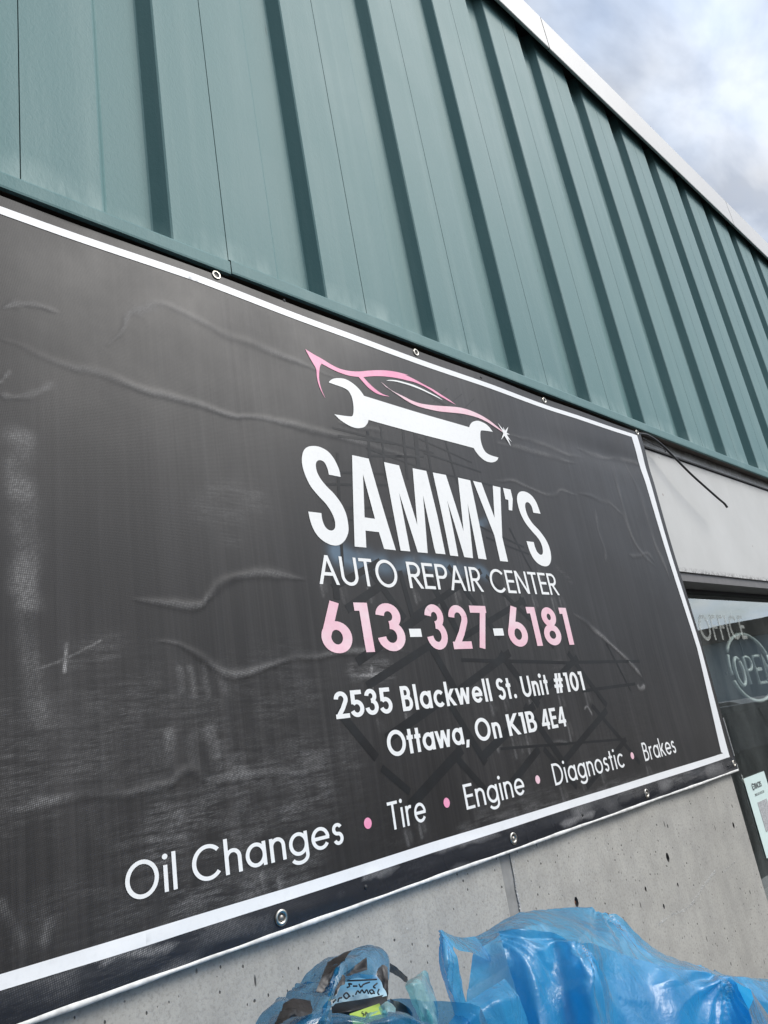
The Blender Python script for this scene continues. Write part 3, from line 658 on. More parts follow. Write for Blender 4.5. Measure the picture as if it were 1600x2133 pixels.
SCUFFS = [  # polyline, width m, strength, channel
    ([(36, 918), (42, 1000), (46, 1080), (50, 1180), (54, 1260)], .034, .34, 'scuff'), ([(50, 1255), (58, 1340), (64, 1420), (75, 1500)], .026, .20, 'scuff'),
    ([(430, 1055), (480, 1045), (530, 1050)], .055, .22, 'scratch'), ([(450, 1085), (505, 1080)], .04, .20, 'scratch'), ([(460, 1120), (490, 1125)], .03, .15, 'scratch'),
    ([(320, 1100), (355, 1112)], .05, -.10, 'scuff'),
    ([(365, 1390), (372, 1440)], .010, .22, 'scuff'), ([(388, 1385), (398, 1450)], .011, .22, 'scuff'), ([(418, 1380), (432, 1455)], .011, .2, 'scuff'), ([(445, 1390), (470, 1450)], .012, .16, 'scuff'),
    ([(350, 1530), (352, 1590)], .018, .26, 'scuff'), ([(395, 1545), (405, 1585)], .018, .26, 'scuff'), ([(435, 1530), (445, 1580)], .018, .2, 'scuff'),
    ([(0, 1600), (120, 1575), (250, 1540)], .16, .24, 'scratch'), ([(300, 1480), (450, 1500), (600, 1440)], .13, .20, 'scratch'), ([(480, 1650), (600, 1640), (680, 1600)], .11, .42, 'scratch'),
    ([(310, 1740), (420, 1720), (500, 1690)], .10, .42, 'scratch'), ([(380, 1880), (480, 1860), (640, 1800)], .06, .45, 'scratch'), ([(140, 1900), (260, 1890)], .08, .2, 'scratch'),
    ([(0, 1880), (20, 1910), (45, 1945)], .012, .16, 'scuff'), ([(108, 1915), (98, 1945)], .012, .22, 'scuff'), ([(140, 1480), (250, 1475)], .05, .2, 'scratch'), ([(150, 1360), (240, 1350)], .04, .2, 'scratch'),
    ([(132, 1398), (140, 1340)], .0035, .9, 'scuff'), ([(70, 1400), (210, 1335)], .0025, .35, 'scuff'),
    ([(735, 1400), (800, 1395)], .03, .8, 'scratch'), ([(1150, 1390), (1165, 1388)], .018, .6, 'scratch'), ([(1160, 1185), (1190, 1215)], .012, .4, 'scratch'),
    ([(700, 1150), (740, 1168), (800, 1172)], .040, .75, 'blue'), ([(800, 1172), (900, 1178), (1010, 1195)], .028, .5, 'blue'), ([(980, 1090), (1010, 1085)], .02, .5, 'blue'),
    ([(1000, 1690), (1060, 1672), (1150, 1655)], .04, .2, 'scratch'), ([(60, 2075), (200, 2030), (420, 1950)], .03, .18, 'scratch'), ([(960, 1730), (1100, 1690), (1300, 1640), (1480, 1600)], .03, .4, 'scratch'),
]
# pale runs below the lettering
for (x, y, l) in [(667, 1222, 20), (707, 1222, 34), (765, 1225, 28), (858, 1230, 26), (905, 1232, 40), (945, 1235, 26), (975, 1240, 30), (1003, 1240, 24), (1050, 1240, 20), (1085, 1243, 26), (1106, 1243, 30), (1146, 1247, 34), (1162, 1247, 30),
                  (745, 1150, 24), (780, 1165, 24), (860, 1165, 30), (900, 1170, 30), (950, 1172, 44), (985, 1180, 30), (1045, 1190, 40), (1080, 1195, 30), (1120, 1190, 20),
                  (1160, 1450, 26), (1215, 1442, 34), (1062, 1536, 44), (1078, 1536, 30), (1092, 1532, 40), (1030, 1540, 24), (1020, 1465, 24), (1048, 1460, 20), (1100, 1460, 26), (1180, 1510, 34), (840, 1490, 18), (780, 1500, 20),
                  (840, 1730, 30), (870, 1720, 24), (1165, 1640, 28), (1210, 1625, 20), (1250, 1610, 20), (1345, 1600, 20), (540, 1820, 24), (577, 1832, 28)]:
    SCUFFS.append(([(x, y), (x + l * .12, y + l * .5), (x + l * .24, y + l)], .0065, .26, 'scuff'))
    SCUFFS.append(([(x + 5, y), (x + 5 + l * .12, y + l * .3), (x + 5 + l * .2, y + l * .6)], .010, .10, 'scuff'))
def poly_dist(x, z, pl, taper=False):
    pts = [XZ(*p) for p in pl]; best = np.full(x.shape, 9.0); par = np.zeros(x.shape); n = len(pts) - 1
    for k, (a, b) in enumerate(zip(pts[:-1], pts[1:])):
        dx, dz = b[0] - a[0], b[1] - a[1]; l2 = dx * dx + dz * dz + 1e-12
        t = np.clip(((x - a[0]) * dx + (z - a[1]) * dz) / l2, 0, 1)
        d = np.hypot(x - a[0] - t * dx, z - a[1] - t * dz); m = d < best; best = np.where(m, d, best); par = np.where(m, (k + t) / n, par)
    if taper:
        e = np.clip(np.minimum(par, 1 - par) / 0.16, 0.0, 1.0); wv = 0.55 + 0.9 * vnoise(par * 3.0 + pts[0][0] * 9, par * 0 + pts[0][1] * 7, 2.2, 31)
        return best / np.maximum((0.22 + 0.78 * e) * wv, .12), 0.25 + 0.75 * e
    return best
_vn = np.random.default_rng(21).random((257, 257))
def vnoise(x, z, f, seed=0):
    u = x * f + 31.7 * seed + 50; v = z * f + 17.3 * seed + 50; i = np.floor(u).astype(int); j = np.floor(v).astype(int); a = u - i; b = v - j
    a = a * a * (3 - 2 * a); b = b * b * (3 - 2 * b); i %= 256; j %= 256
    return (_vn[i, j] * (1 - a) + _vn[i + 1, j] * a) * (1 - b) + (_vn[i, j + 1] * (1 - a) + _vn[i + 1, j + 1] * a) * b
def wob(x, z, k=1.0):
    return (x + k * (0.010 * (vnoise(x, z, 16, 1) - .5) + 0.002 * (vnoise(x, z, 60, 2) - .5)), z + k * (0.012 * (vnoise(x, z, 15, 3) - .5) + 0.002 * (vnoise(x, z, 65, 4) - .5)))
CRC = [([tuple(q) for q in catmull(p, 4)], w, h, s) for p, w, h, s in CREASES]
def near(x, z, pl, r):
    pts = np.array([XZ(*p) for p in pl]); mn = pts.min(0) - r; mx_ = pts.max(0) + r
    return (x > mn[0]) & (x < mx_[0]) & (z > mn[1]) & (z < mx_[1])
BX0, BX1 = 0.112, 2.412 * 1.10; BZ0 = 1.55 - 0.2155 * 1.10; BZ1 = 1.55 + 0.9045 * 1.10
def relief(x, z):
    """how far the banner stands off the wall: broad slackness plus the pressed-in creases"""
    h = 0.0016 * np.sin(x * 7.3 + z * 2.1) * np.sin(z * 6.1 + 1.0) + 0.0012 * np.sin(x * 13.0 - z * 9.0 + 2)
    q = np.exp(-((x - 2.35) / 0.35) ** 2 - ((z - 2.40) / 0.045) ** 2); h = h - 0.005 * q
    for p, w, hh, s in CRC:
        m = near(x, z, p, w * 2.5)
        if m.any():
            wx, wz = wob(x[m], z[m]); d, e = poly_dist(wx, wz, p, True); h[m] += e * hh * (0.10 + 0.40 * vnoise(wx, wz, 11, 5)) * np.exp(-(d / (w * .62)) ** 2)
    # bottom hem a little fuller
    h = h + 0.0010 * (vnoise(x, z, 28, 7) - .4) * np.clip((BZ0 + 0.055 - z) / 0.02, 0, 1) + 0.0004 * (vnoise(x, z, 9, 8) - .5)
    h = h + 0.0014 * np.exp(-((z - (BZ0 + 0.02)) / 0.018) ** 2) * (1 + 0.5 * np.sin(x * 17) + 0.3 * np.sin(x * 41))
    return h
def surf_at(off):
    return lambda x, z: -(0.004 + relief(np.asarray(x, float), np.asarray(z, float)) + off)
ban = thing('banner', 'large black vinyl sign for an auto repair center with white border and pink car emblem', 'banner', ((BX0 + BX1) / 2, 0, BZ0))
NX, NZ = 1000, 490
gx = np.linspace(BX0, BX1, NX); gz = np.linspace(BZ0, BZ1, NZ); GX, GZ = np.meshgrid(gx, gz); fx, fz = GX.ravel(), GZ.ravel()
fy = -(0.004 + relief(fx, fz))
att = {k: np.zeros(fx.shape) for k in ('scuff', 'scratch', 'blue', 'hem')}
jit = 0.5 + rng.random(fx.shape)
for p, w, hh, s in CRC:
    m = near(fx, fz, p, w * 2)
    if m.any():
        wx, wz = wob(fx[m], fz[m]); d, e = poly_dist(wx, wz, p, True); pat = e * np.clip(2.2 * vnoise(wx, wz, 16, 9) - .35, 0.1, 1.3); core = .25 * np.exp(-(d / (w * .16)) ** 2) + np.exp(-(d / (w * .50)) ** 4)
        att['scuff'][m] = np.maximum(att['scuff'][m], 0.95 * s * pat * core * jit[m])
for p, w, s, ch in SCUFFS:
    m = near(fx, fz, p, w * 1.5)
    if m.any():
        wx, wz = wob(fx[m], fz[m], 1.4 if w > .008 else .4); d = poly_dist(wx, wz, p); v = s * np.clip(0.2 + 1.5 * vnoise(wx, wz, 34, 12) , 0, 1.3) * np.clip(1.35 * np.exp(-(d / (w * .55)) ** 2.0), 0, 1)
        if s < 0: att[ch][m] += v
        else: att[ch][m] = np.maximum(att[ch][m], v * (jit[m] if ch != 'blue' else 1))
att['hem'] = np.clip((BZ0 + 0.046 - fz) / 0.004, 0, 1) * 0.9
att['scuff'] = np.maximum(att['scuff'], att['hem'] * np.clip(3.0 * vnoise(fx, fz * 2.2, 13, 19) - 1.75, 0, 1) * .6 * jit)
att['scratch'] = np.maximum(att['scratch'], 0.16 * np.clip((1.8 - fz) / 0.4, 0, 1) * np.clip(2.2 * vnoise(fx, fz, 7, 15) - .7, 0, 1) * rng.random(fx.shape))
me = bpy.data.meshes.new('banner_sheet'); idx = np.arange(NX * NZ).reshape(NZ, NX)
q = np.stack([idx[:-1, :-1], idx[:-1, 1:], idx[1:, 1:], idx[1:, :-1]], -1).reshape(-1, 4)
me.vertices.add(NX * NZ); me.vertices.foreach_set('co', np.stack([fx, fy, fz], 1).ravel())
me.loops.add(q.size); me.loops.foreach_set('vertex_index', q.ravel().astype(np.int32))
me.polygons.add(len(q)); me.polygons.foreach_set('loop_start', np.arange(0, q.size, 4, dtype=np.int32)); me.polygons.foreach_set('loop_total', np.full(len(q), 4, dtype=np.int32))
me.update(calc_edges=True)
for k, v in att.items():
    a = me.attributes.new(k, 'FLOAT', 'POINT'); a.data.foreach_set('value', np.clip(v, 0, 1).astype(np.float32))
sheet = link('banner_sheet', me, M['vinyl'], ban, True)
# white turned edge along the bottom and the lower right side
eb = MB(); n = 160
vs = []; fs = []
for i in range(n + 1):
    x = BX0 + (BX1 - BX0) * i / n; y = float(surf_at(0.0)(np.array([x]), np.array([BZ0]))[0]); w = 0.006 + 0.0012 * math.sin(x * 17) + 0.0006 * math.sin(x * 61)
    vs += [(x, y - 0.0006, BZ0 + w * .55), (x, y - 0.0022, BZ0 + w * .25), (x, y - 0.0012, BZ0 - w * .5), (x, 0.011, BZ0 - w * .5)]
for i in range(n):
    for j in range(3): fs.append((i * 4 + j, i * 4 + j + 1, i * 4 + j + 5, i * 4 + j + 4))
mk('hem_edge', vs, fs, M['hemedge'], ban, True)
ed = MB(); ed.box(BX1, BX1 + 0.0016, -0.006, 0.010, BZ0 - 0.002, BZ0 + 0.022); ed.box(BX1, BX1 + 0.0016, -0.006, 0.008, BZ0 + 0.045, BZ0 + 0.17); ed.build('hem_edge', M['hemedge'], ban)
# border
def strip_polys(pts, w0, w1=None): return stroke_quads(pts, False, w0)
wx1o = 2.380 * 1.10; tl = XZ(0, 433)[1]; wzt = [(0, 433, 449), (400, 573.5, 588), (800, 724, 735.5), (1150, 849.5, 857.5), (1324, 908, 915)]
wzb = [(0, 2028, 2062), (300, 1938, 1970), (600, 1848, 1874), (900, 1753.5, 1776), (1160, 1675, 1692), (1430, 1592, 1606), (1509, 1568, 1580)]
bp = []
def edge_line(samples, j):
    pts = [XZ(s[0], s[j]) for s in samples]; return pts
for samples in (wzt, wzb):
    up = edge_line(samples, 1); dn = edge_line(samples, 2)
    ex = lambda l: [(BX0 + 0.04, l[0][1])] + l
    up, dn = ex(up), ex(dn)
    for i in range(len(up) - 1): bp.append([dn[i], dn[i + 1], up[i + 1], up[i]])
ri = [XZ(1313, 912), XZ(1391, 1164), XZ(1448, 1350), XZ(1500, 1567)]; ro = [XZ(1324, 908), XZ(1400, 1166), XZ(1456, 1350), XZ(1518, 1577)]
for i in range(3): bp.append([ri[i], ro[i], ro[i + 1], ri[i + 1]])
bp.append([XZ(1490, 1573.5), XZ(1509, 1568), XZ(1518, 1577), XZ(1495, 1584)])
bp.append([(BX0 + 0.04, bp[6][0][1] if len(bp) > 6 else BZ0 + .06), (BX0 + 0.06, BZ0 + .06), (BX0 + 0.06, BZ1 - .04), (BX0 + 0.04, BZ1 - .04)])
v, f = union_mesh([bp], surf_at(0.0009), 0.01); mk('white_border', v, f, M['border'], ban, True)

# pictures and words on the banner: words are placed by their own ends on the wall
def word(txt, w, left, right, base_px, cap, mat, name='lettering', gap=0.11, par=None):
    xa = XZ(*left)[0]; xb = XZ(*right)[0]; zb = XZ(*base_px)[1]
    return text_polys(txt, w, xa, xb, zb, cap, gap)
def put(name, glyphs, mat, parent=ban, off=0.0009, spacing=0.012):
    v, f = union_mesh(glyphs, surf_at(off), spacing); return mk(name, v, f, mat, parent, True)
def zz_(px, py): return XZ(px, py)[1]
# line 2: AUTO REPAIR CENTER
zb = zz_(763, 1222); cap = zz_(679.7, 1158) - zz_(679.7, 1218.5); G = []
zb = zz_(764, 1222.3)
for t_, l_, r_ in (('AUTO', (663, 1217), (824, 1198)), ('REP', (846, 1198), (926.6, 1191)), ('AIR', (937.3, 1231), (1006.5, 1235)), ('CENTER', (1017.4, 1205), (1163.3, 1243))):
    put('tagline_lettering', word(t_, .115, l_, r_, (764, 1222.3), cap, None, gap=.10), M['white'])

# phone number
zb_ = (757, 1360.0); capp = zz_(735, 1256) - zz_(757, 1360); G = []; Gd = []
for t_, l_, r_ in (('613', (666.6, 1327), (841, 1332)), ('327', (883, 1310), (1008.5, 1265)), ('6181', (1055.7, 1318), (1193.3, 1345))):
    put('phone_number', word(t_, .168, l_, r_, zb_, capp, None, gap=.12), M['palepink'])
for l_, r_ in (((847.5, 1311), (874, 1320)), ((1025, 1311), (1047, 1320))):
    xa, xb = XZ(*l_)[0], XZ(*r_)[0]; z = zz_(860, 1328); zt = zz_(860, 1311); Gd.append([[(xa, z), (xb, z), (xb, zt), (xa, zt)]])
[put('phone_dash', [q_], M['white']) for q_ in Gd]
# address
cA = zz_(826.2, 1431) - zz_(834, 1483); G = []
for t_, l_, r_, gp in (('2535', (694.5, 1480), (812.3, 1470), .07), ('Blackwell', (833, 1470), (1024.8, 1461), .11), ('St.', (1034, 1440), (1074.6, 1452), .10), ('Unit', (1082, 1425), (1142.5, 1448), .11), ('#101', (1151, 1428), (1216.6, 1440), .09)):
    put('address_lettering', word(t_, .165, l_, r_, (834, 1483), cA, None, gap=gp), M['white'])

cB = zz_(1050.6, 1488.8) - zz_(1059.4, 1533.8); G = []
for t_, l_, r_, gp in (('Ottawa,', (799.6, 1543), (975.6, 1540), .07), ('On', (986, 1515), (1043.7, 1536), .11), ('K1B', (1054, 1510), (1115.3, 1511), .10), ('4E4', (1124.7, 1507), (1177.2, 1505), .09)):
    put('address_lettering', word(t_, .165, l_, r_, (1059.4, 1533.8), cB, None, gap=gp), M['white'])

# services row
cC = (zz_(959.6, 1635.3) - zz_(969.6, 1687.3)); base = (969.6, 1687.3); G = []
for t_, l_, r_ in (('Oil', (257, 1840), (367.5, 1852)), ('Changes', (397, 1800), (711.2, 1746)), ('Tire', (801.2, 1678), (885.2, 1699)), ('Engine', (964.5, 1660), (1089.5, 1644)), ('Diagnostic', (1148.5, 1610), (1296.5, 1591)), ('Brakes', (1335, 1562), (1405.8, 1563))):
    put('services_lettering', word(t_, .115, l_, r_, base, cC, None, gap=.12), M['white'])

for q_ in ((761.4, 1715.2), (927.5, 1672.4), (1116.6, 1624.3), (1313, 1574.7)):
    c = XZ(*q_); hp = 12.0 * (1 - (q_[0] - 761) / 552 * .36); br_ = (XZ(q_[0], q_[1] - hp)[1] - XZ(q_[0], q_[1] + hp)[1]) / 2; put('bullet_dot', [[arc(c[0], c[1], br_, br_, 0, 360, 24)[:-1]]], M['pink'] if q_[0] < 1000 else M['palepink'])
# headline, traced letter by letter (photo pixels at enlargement s, origin ox, oy)
def tr(pts, s, ox, oy): return [XZ(ox + x / s, oy + y / s) for x, y in pts]
s1 = 1600 / 280.0
def cm(pts, n=5): return [tuple(p) for p in catmull(pts, n)]
S1 = [(496, 428), (357, 402)] + cm([(357, 402), (335, 320), (300, 255), (250, 230), (212, 245), (200, 290), (215, 370), (260, 455), (330, 540), (420, 630), (510, 750), (565, 870), (590, 990), (592, 1080), (560, 1165), (510, 1220), (450, 1242), (370, 1230), (280, 1180), (210, 1110), (160, 1020), (130, 930), (112, 840)]) + \
     cm([(268, 858), (278, 930), (305, 1005), (345, 1050), (392, 1065), (425, 1045), (435, 1000), (425, 930), (385, 840), (320, 745), (230, 650), (140, 540), (80, 420), (45, 310), (35, 210), (55, 120), (100, 75), (170, 62), (250, 75), (340, 125), (410, 205), (460, 300), (485, 370)])
A1 = [[(630, 170), (828, 212), (1152, 1300), (1015, 1284), (955, 1083), (796, 1064), (806, 1266), (668, 1254)], [(762, 395), (785, 907), (908, 925)]]
M1 = [(1012, 252), (1190, 292), (1403, 1000), (1350, 325), (1512, 360), (1640, 905), (1735, 1350), (1620, 1340), (1600, 1270), (1470, 650), (1524, 1336), (1408, 1325), (1190, 615), (1320, 1315), (1208, 1304)]
s2 = 1600 / 280.0
M2 = [(102, 92), (256, 122), (466, 790), (400, 153), (548, 185), (748, 1123), (648, 1112), (515, 460), (583, 1108), (477, 1096), (268, 425), (404, 1088), (306, 1078)]
M1b = [(-1, 64), (30, 72), (228, 1068), (117, 1058), (0, 480)]
Y1 = [(582, 190), (686, 212), (846, 625), (825, 243), (918, 263), (938, 855), (1006, 1148), (912, 1140), (843, 835)]
AP = [(950, 268), (1042, 288), (1068, 400), (1062, 537), (1020, 532), (1016, 412), (980, 402)]
S2 = [(1394, 577), (1310, 563)] + cm([(1310, 563), (1295, 500), (1270, 455), (1240, 437), (1218, 455), (1218, 510), (1245, 600), (1300, 690), (1380, 780), (1450, 880), (1495, 980), (1514, 1080), (1508, 1150), (1480, 1195), (1430, 1203), (1365, 1175), (1305, 1110), (1262, 1020), (1227, 903)]) + \
     cm([(1312, 914), (1325, 970), (1350, 1030), (1385, 1065), (1410, 1060), (1418, 1020), (1405, 950), (1365, 870), (1290, 780), (1215, 680), (1160, 570), (1128, 460), (1120, 380), (1140, 325), (1185, 308), (1240, 322), (1300, 370), (1345, 440), (1375, 520)])
def simple_poly(pts): return pts
def put_poly(name, loops, mat, off=0.0009, spacing=0.012, parent=ban):
    """loops: (outer, [holes]) polygons, possibly concave"""
    AV = []; AF = []
    for outer, hs_ in loops:
        V = [Vector(p) for p in dens(ccw(outer), spacing)]; F = [list(range(len(V)))]
        for h in hs_:
            h = ccw(h); b = len(V); V += [Vector(p) for p in h]; F.append(list(range(b, b + len(h))))
        nb = len(V)
        xs = [v[0] for v in V]; zs_ = [v[1] for v in V]
        for gx_ in np.arange(min(xs) + spacing * .53, max(xs), spacing):
            for gz_ in np.arange(min(zs_) + spacing * .47, max(zs_), spacing): V.append(Vector((gx_, gz_)))
        r = delaunay_2d_cdt(V, [], F, 1, 1e-6)
        keep = [f for f, o in zip(r[2], r[5]) if len(o) and (not hs_ or list(o) == [0])]
        used = sorted({i for f in keep for i in f}); mp_ = {u: len(AV) + i for i, u in enumerate(used)}
        AV += [tuple(r[0][u]) for u in used]; AF += [tuple(mp_[i] for i in f) for f in keep]
    a = np.array(AV); y = surf_at(off)(a[:, 0], a[:, 1])
    return mk(name, np.stack([a[:, 0], y, a[:, 1]], 1), AF, mat, parent, True)
hd = [(tr(S1, s1, 620, 920), []), (tr(A1[0], s1, 620, 920), [tr(A1[1], s1, 620, 920)]), (tr(M1, s1, 620, 920), []),
      (tr(M2, s2, 880, 970), []), (tr(Y1, s2, 880, 970), []), (tr(AP, s2, 880, 970), []), (tr(S2, s2, 880, 970), [])]
put_poly('headline_lettering', hd, M['white'])
# wrench
sl_ = 1600 / 240.0
wr = cm([(412, 522), (440, 492), (490, 472), (560, 468), (640, 482), (720, 525), (790, 580), (850, 645), (898, 712)]) + [(905, 715), (1600, 918)]
wrR = cm([(895, 745), (905, 715), (930, 680), (970, 660), (1020, 655), (1080, 675), (1140, 710), (1190, 760), (1222, 806)]) + \
      cm([(1222, 806), (1150, 795), (1075, 787), (1055, 800), (1050, 850), (1058, 930), (1085, 1020), (1130, 1090), (1200, 1130), (1306, 1160)]) + \
      cm([(1306, 1160), (1295, 1190), (1265, 1215), (1220, 1228), (1160, 1222), (1100, 1195), (1040, 1145), (990, 1085), (958, 1033)])
wrL = [(1600, 1213), (962, 1046)] + cm([(962, 1046), (945, 1095), (905, 1140), (850, 1158), (790, 1160), (710, 1135), (630, 1090), (560, 1040), (510, 990), (485, 967)]) + \
      cm([(485, 967), (560, 980), (680, 996), (730, 995), (748, 960), (752, 880), (738, 770), (710, 690), (670, 635), (600, 595), (500, 560), (412, 527)])
wpoly = tr(wr, sl_, 620, 720)[:-1] + tr(wrR, sl_, 840, 780) + tr(wrL, sl_, 620, 720)[1:]
put_poly('wrench_emblem', [(wpoly, [])], M['white'])
# the pink car line
up = cm([(90, 60), (200, 130), (330, 205), (440, 275), (560, 335), (700, 368), (840, 374), (960, 362), (1100, 355), (1240, 360), (1400, 385), (1600, 440)])
lo = cm([(1600, 520), (1450, 478), (1300, 452), (1150, 438), (1000, 440), (890, 452)]) + cm([(890, 452), (960, 530), (1060, 620), (1160, 685), (1252, 715)]) + \
     cm([(1252, 718), (1160, 705), (1060, 670), (960, 600), (880, 515), (822, 450)]) + cm([(822, 450), (700, 435), (570, 395), (450, 340), (360, 290), (312, 265)]) + \
     cm([(312, 265), (292, 300), (280, 370), (278, 470), (295, 570), (325, 660), (362, 745)]) + cm([(358, 740), (310, 650), (270, 550), (248, 450), (242, 370), (230, 320), (190, 250), (140, 160)])
up_r = cm([(0, 10), (80, 45), (160, 85), (280, 150), (400, 215), (520, 295), (620, 360), (712, 432)])[1:]
lo_r = cm([(712, 432), (600, 370), (480, 300), (360, 220), (240, 155), (120, 110), (0, 85)])
roof = tr(up, sl_, 620, 720)[:-2] + tr(up_r, sl_, 840, 780) + tr(lo_r, sl_, 840, 780)[1:-1] + tr(lo, sl_, 620, 720)[1:]
put_poly('car_emblem', [(roof, [])], M['pink'])
sill_u = cm([(1130, 512), (1190, 560), (1280, 630), (1400, 690), (1500, 735), (1585, 768)])
sill_ur = cm([(10, 325), (100, 370), (220, 410), (350, 432), (480, 445), (620, 455), (760, 470), (900, 508), (1040, 570), (1160, 640), (1260, 715), (1390, 820)])
sill_lr = cm([(1370, 815), (1260, 745), (1140, 670), (1020, 615), (900, 580), (780, 555), (640, 540), (480, 522), (330, 490), (200, 455), (90, 410), (10, 375)])
sill_l = cm([(1590, 822), (1480, 765), (1380, 700), (1280, 635), (1200, 580)])
put_poly('car_emblem', [(tr(sill_u, sl_, 620, 720) + tr(sill_ur, sl_, 840, 780)[1:] + tr(sill_lr, sl_, 840, 780) + tr(sill_l, sl_, 620, 720)[1:], [])], M['palepink'], 0.0012)
wl = tr(cm([(1212, 496), (1270, 487), (1360, 493), (1470, 518), (1590, 550)]), sl_, 620, 720) + tr(cm([(10, 118), (120, 150), (250, 205), (380, 272), (470, 322), (532, 366)]), sl_, 840, 780)[1:] + \
     tr(cm([(532, 368), (440, 320), (330, 265), (220, 215), (100, 170), (10, 145)]), sl_, 840, 780)[1:] + tr(cm([(1590, 575), (1450, 535), (1330, 508), (1230, 500)]), sl_, 620, 720)[1:]
put_poly('window_line', [(wl, [])], M['white'], 0.0010)
# sparkle
cx, cy = 1392, 826; sp = []
for (tx, ty, w) in ((1290, 685, 9), (1368, 738, 10), (1440, 738, 14), (1462, 842, 12), (1494, 952, 8), (1478, 1006, 14), (1340, 916, 12), (1350, 800, 8)):
    dx, dy = tx - cx, ty - cy; l = math.hypot(dx, dy); nx, ny = -dy / l * w, dx / l * w
    sp.append(tr([(cx + nx * 1.6, cy + ny * 1.6), (cx - nx * 1.6, cy - ny * 1.6), (tx, ty)], sl_, 840, 780))
sp.append(tr(arc(cx, cy, 24, 30, 0, 360, 14)[:-1], sl_, 840, 780))
put('headlight_sparkle', [sp], M['white'], ban, 0.0016)
# faint dark tyre-tread print behind the words
TP = []
def bar(a, b, w): TP.append(stroke_quads([XZ(*a), XZ(*b)], False, w))
for x0, y0, x1, y1, w in ((763, 900, 772, 1010, 10), (790, 890, 802, 1000, 7), (836, 880, 846, 1000, 10), (862, 890, 872, 1010, 16), (884, 905, 900, 1020, 9), (925, 920, 950, 1010, 8), (700, 945, 712, 1180, 9), (815, 1010, 832, 1150, 8),
                          (690, 893, 900, 945, 6), (700, 910, 820, 925, 7), (770, 951, 880, 953, 6), (760, 935, 900, 985, 5), (870, 915, 980, 965, 5), (880, 945, 1000, 985, 6), (900, 985, 1060, 1020, 6), (690, 985, 830, 990, 6), (670, 1010, 840, 1012, 6), (690, 1060, 800, 1058, 7),
                          (690, 1085, 840, 1080, 5), (980, 1090, 1090, 1140, 6), (1010, 1120, 1100, 1155, 6), (1060, 1100, 1110, 1200, 7), (900, 830, 960, 870, 4), (880, 815, 935, 850, 4), (930, 810, 900, 840, 3), (960, 822, 925, 850, 3), (985, 832, 955, 862, 3)):
    bar((x0, y0), (x1, y1), w * .0009)
for x0, y0, x1, y1, w in ((690, 1225, 790, 1170, 18), (695, 1200, 700, 1250, 20), (720, 1270, 800, 1215, 22), (770, 1190, 840, 1290, 20), (830, 1190, 860, 1300, 16), (740, 1380, 900, 1265, 22), (860, 1285, 1000, 1190, 18), (880, 1190, 960, 1330, 22), (930, 1180, 1040, 1330, 18), (960, 1330, 1090, 1250, 18),
                          (1010, 1200, 1110, 1300, 14), (1080, 1245, 1150, 1350, 16), (760, 1430, 900, 1340, 20), (890, 1340, 960, 1460, 24), (940, 1450, 1060, 1360, 22), (1040, 1360, 1120, 1470, 24), (1110, 1460, 1200, 1370, 20), (1180, 1360, 1260, 1470, 20), (800, 1540, 930, 1450, 24), (920, 1440, 1010, 1590, 22),
                          (1000, 1580, 1110, 1470, 24), (1090, 1470, 1180, 1600, 24), (1170, 1590, 1260, 1480, 20), (1230, 1470, 1330, 1590, 16), (850, 1680, 960, 1560, 26), (950, 1580, 1020, 1660, 20), (1040, 1660, 1120, 1560, 22), (1130, 1560, 1200, 1640, 18), (1220, 1640, 1300, 1540, 16), (1200, 1380, 1330, 1378, 10), (960, 1375, 1200, 1382, 10),
                          (1210, 1440, 1320, 1425, 10), (700, 1480, 780, 1580, 22), (790, 1600, 850, 1650, 18), (1260, 1340, 1310, 1440, 9), (1040, 1560, 1300, 1540, 7)):
    bar((x0, y0), (x1, y1), w * .00085)
TPu = [[q for s in TP for q in s]]
put('tread_print', TPu, M['dark'], ban, 0.00035, 0.02)
# grommets with screws, and bare screws
def grommet(q_, r, screw):
    x, z = XZ(*q_); y = float(surf_at(0.0004)(np.array([x]), np.array([z]))[0])
    m = MB(); m.lathe((x, y, z), [(r, 0.0), (r * .98, -0.0012), (r * .80, -0.0020), (r * .58, -0.0016), (r * .46, 0.0006), (r * .45, 0.003)], 30)
    o = m.build('grommet', M['steel'], ban, True)
    b = MB(); b.lathe((x, y, z), [(r * .46, 0.0004), (0.0, 0.0005)], 20); b.build('eyelet_hole', M['seal'], o)
    if screw:
        s = MB(); s.lathe((x + r * .03, y, z - r * .05), [(0.0, -0.0016), (r * .2, -0.0014), (r * .36, -0.0004), (r * .38, 0.0008)], 18); s.build('screw', M['screw'], o, True)
for q_, s in (((447, 576.5), 0), ((864.5, 735.5), 0), ((1132.5, 834.5), 0), ((1324, 902), 0), ((581, 1911), 1), ((1064.5, 1746.5), 1), ((1343.5, 1653), 1), ((1525.5, 1590.5), 1)):
    grommet(q_, 0.0122 if q_[1] > 1600 else 0.0108, s)
xg = BX0 + 0.03; 
def scr(q_):
    x, z = XZ(*q_); y = float(surf_at(0.0)(np.array([x]), np.array([z]))[0])
    m = MB(); m.lathe((x, y, z), [(0.0, -0.002), (0.0022, -0.0018), (0.0042, -0.0003), (0.0044, 0.001)], 14); m.build('screw', M['seal'], ban, True)
for q_ in ((590, 627), (999, 788), (757, 1848), (1210, 1698), (1514, 1596)): scr(q_)

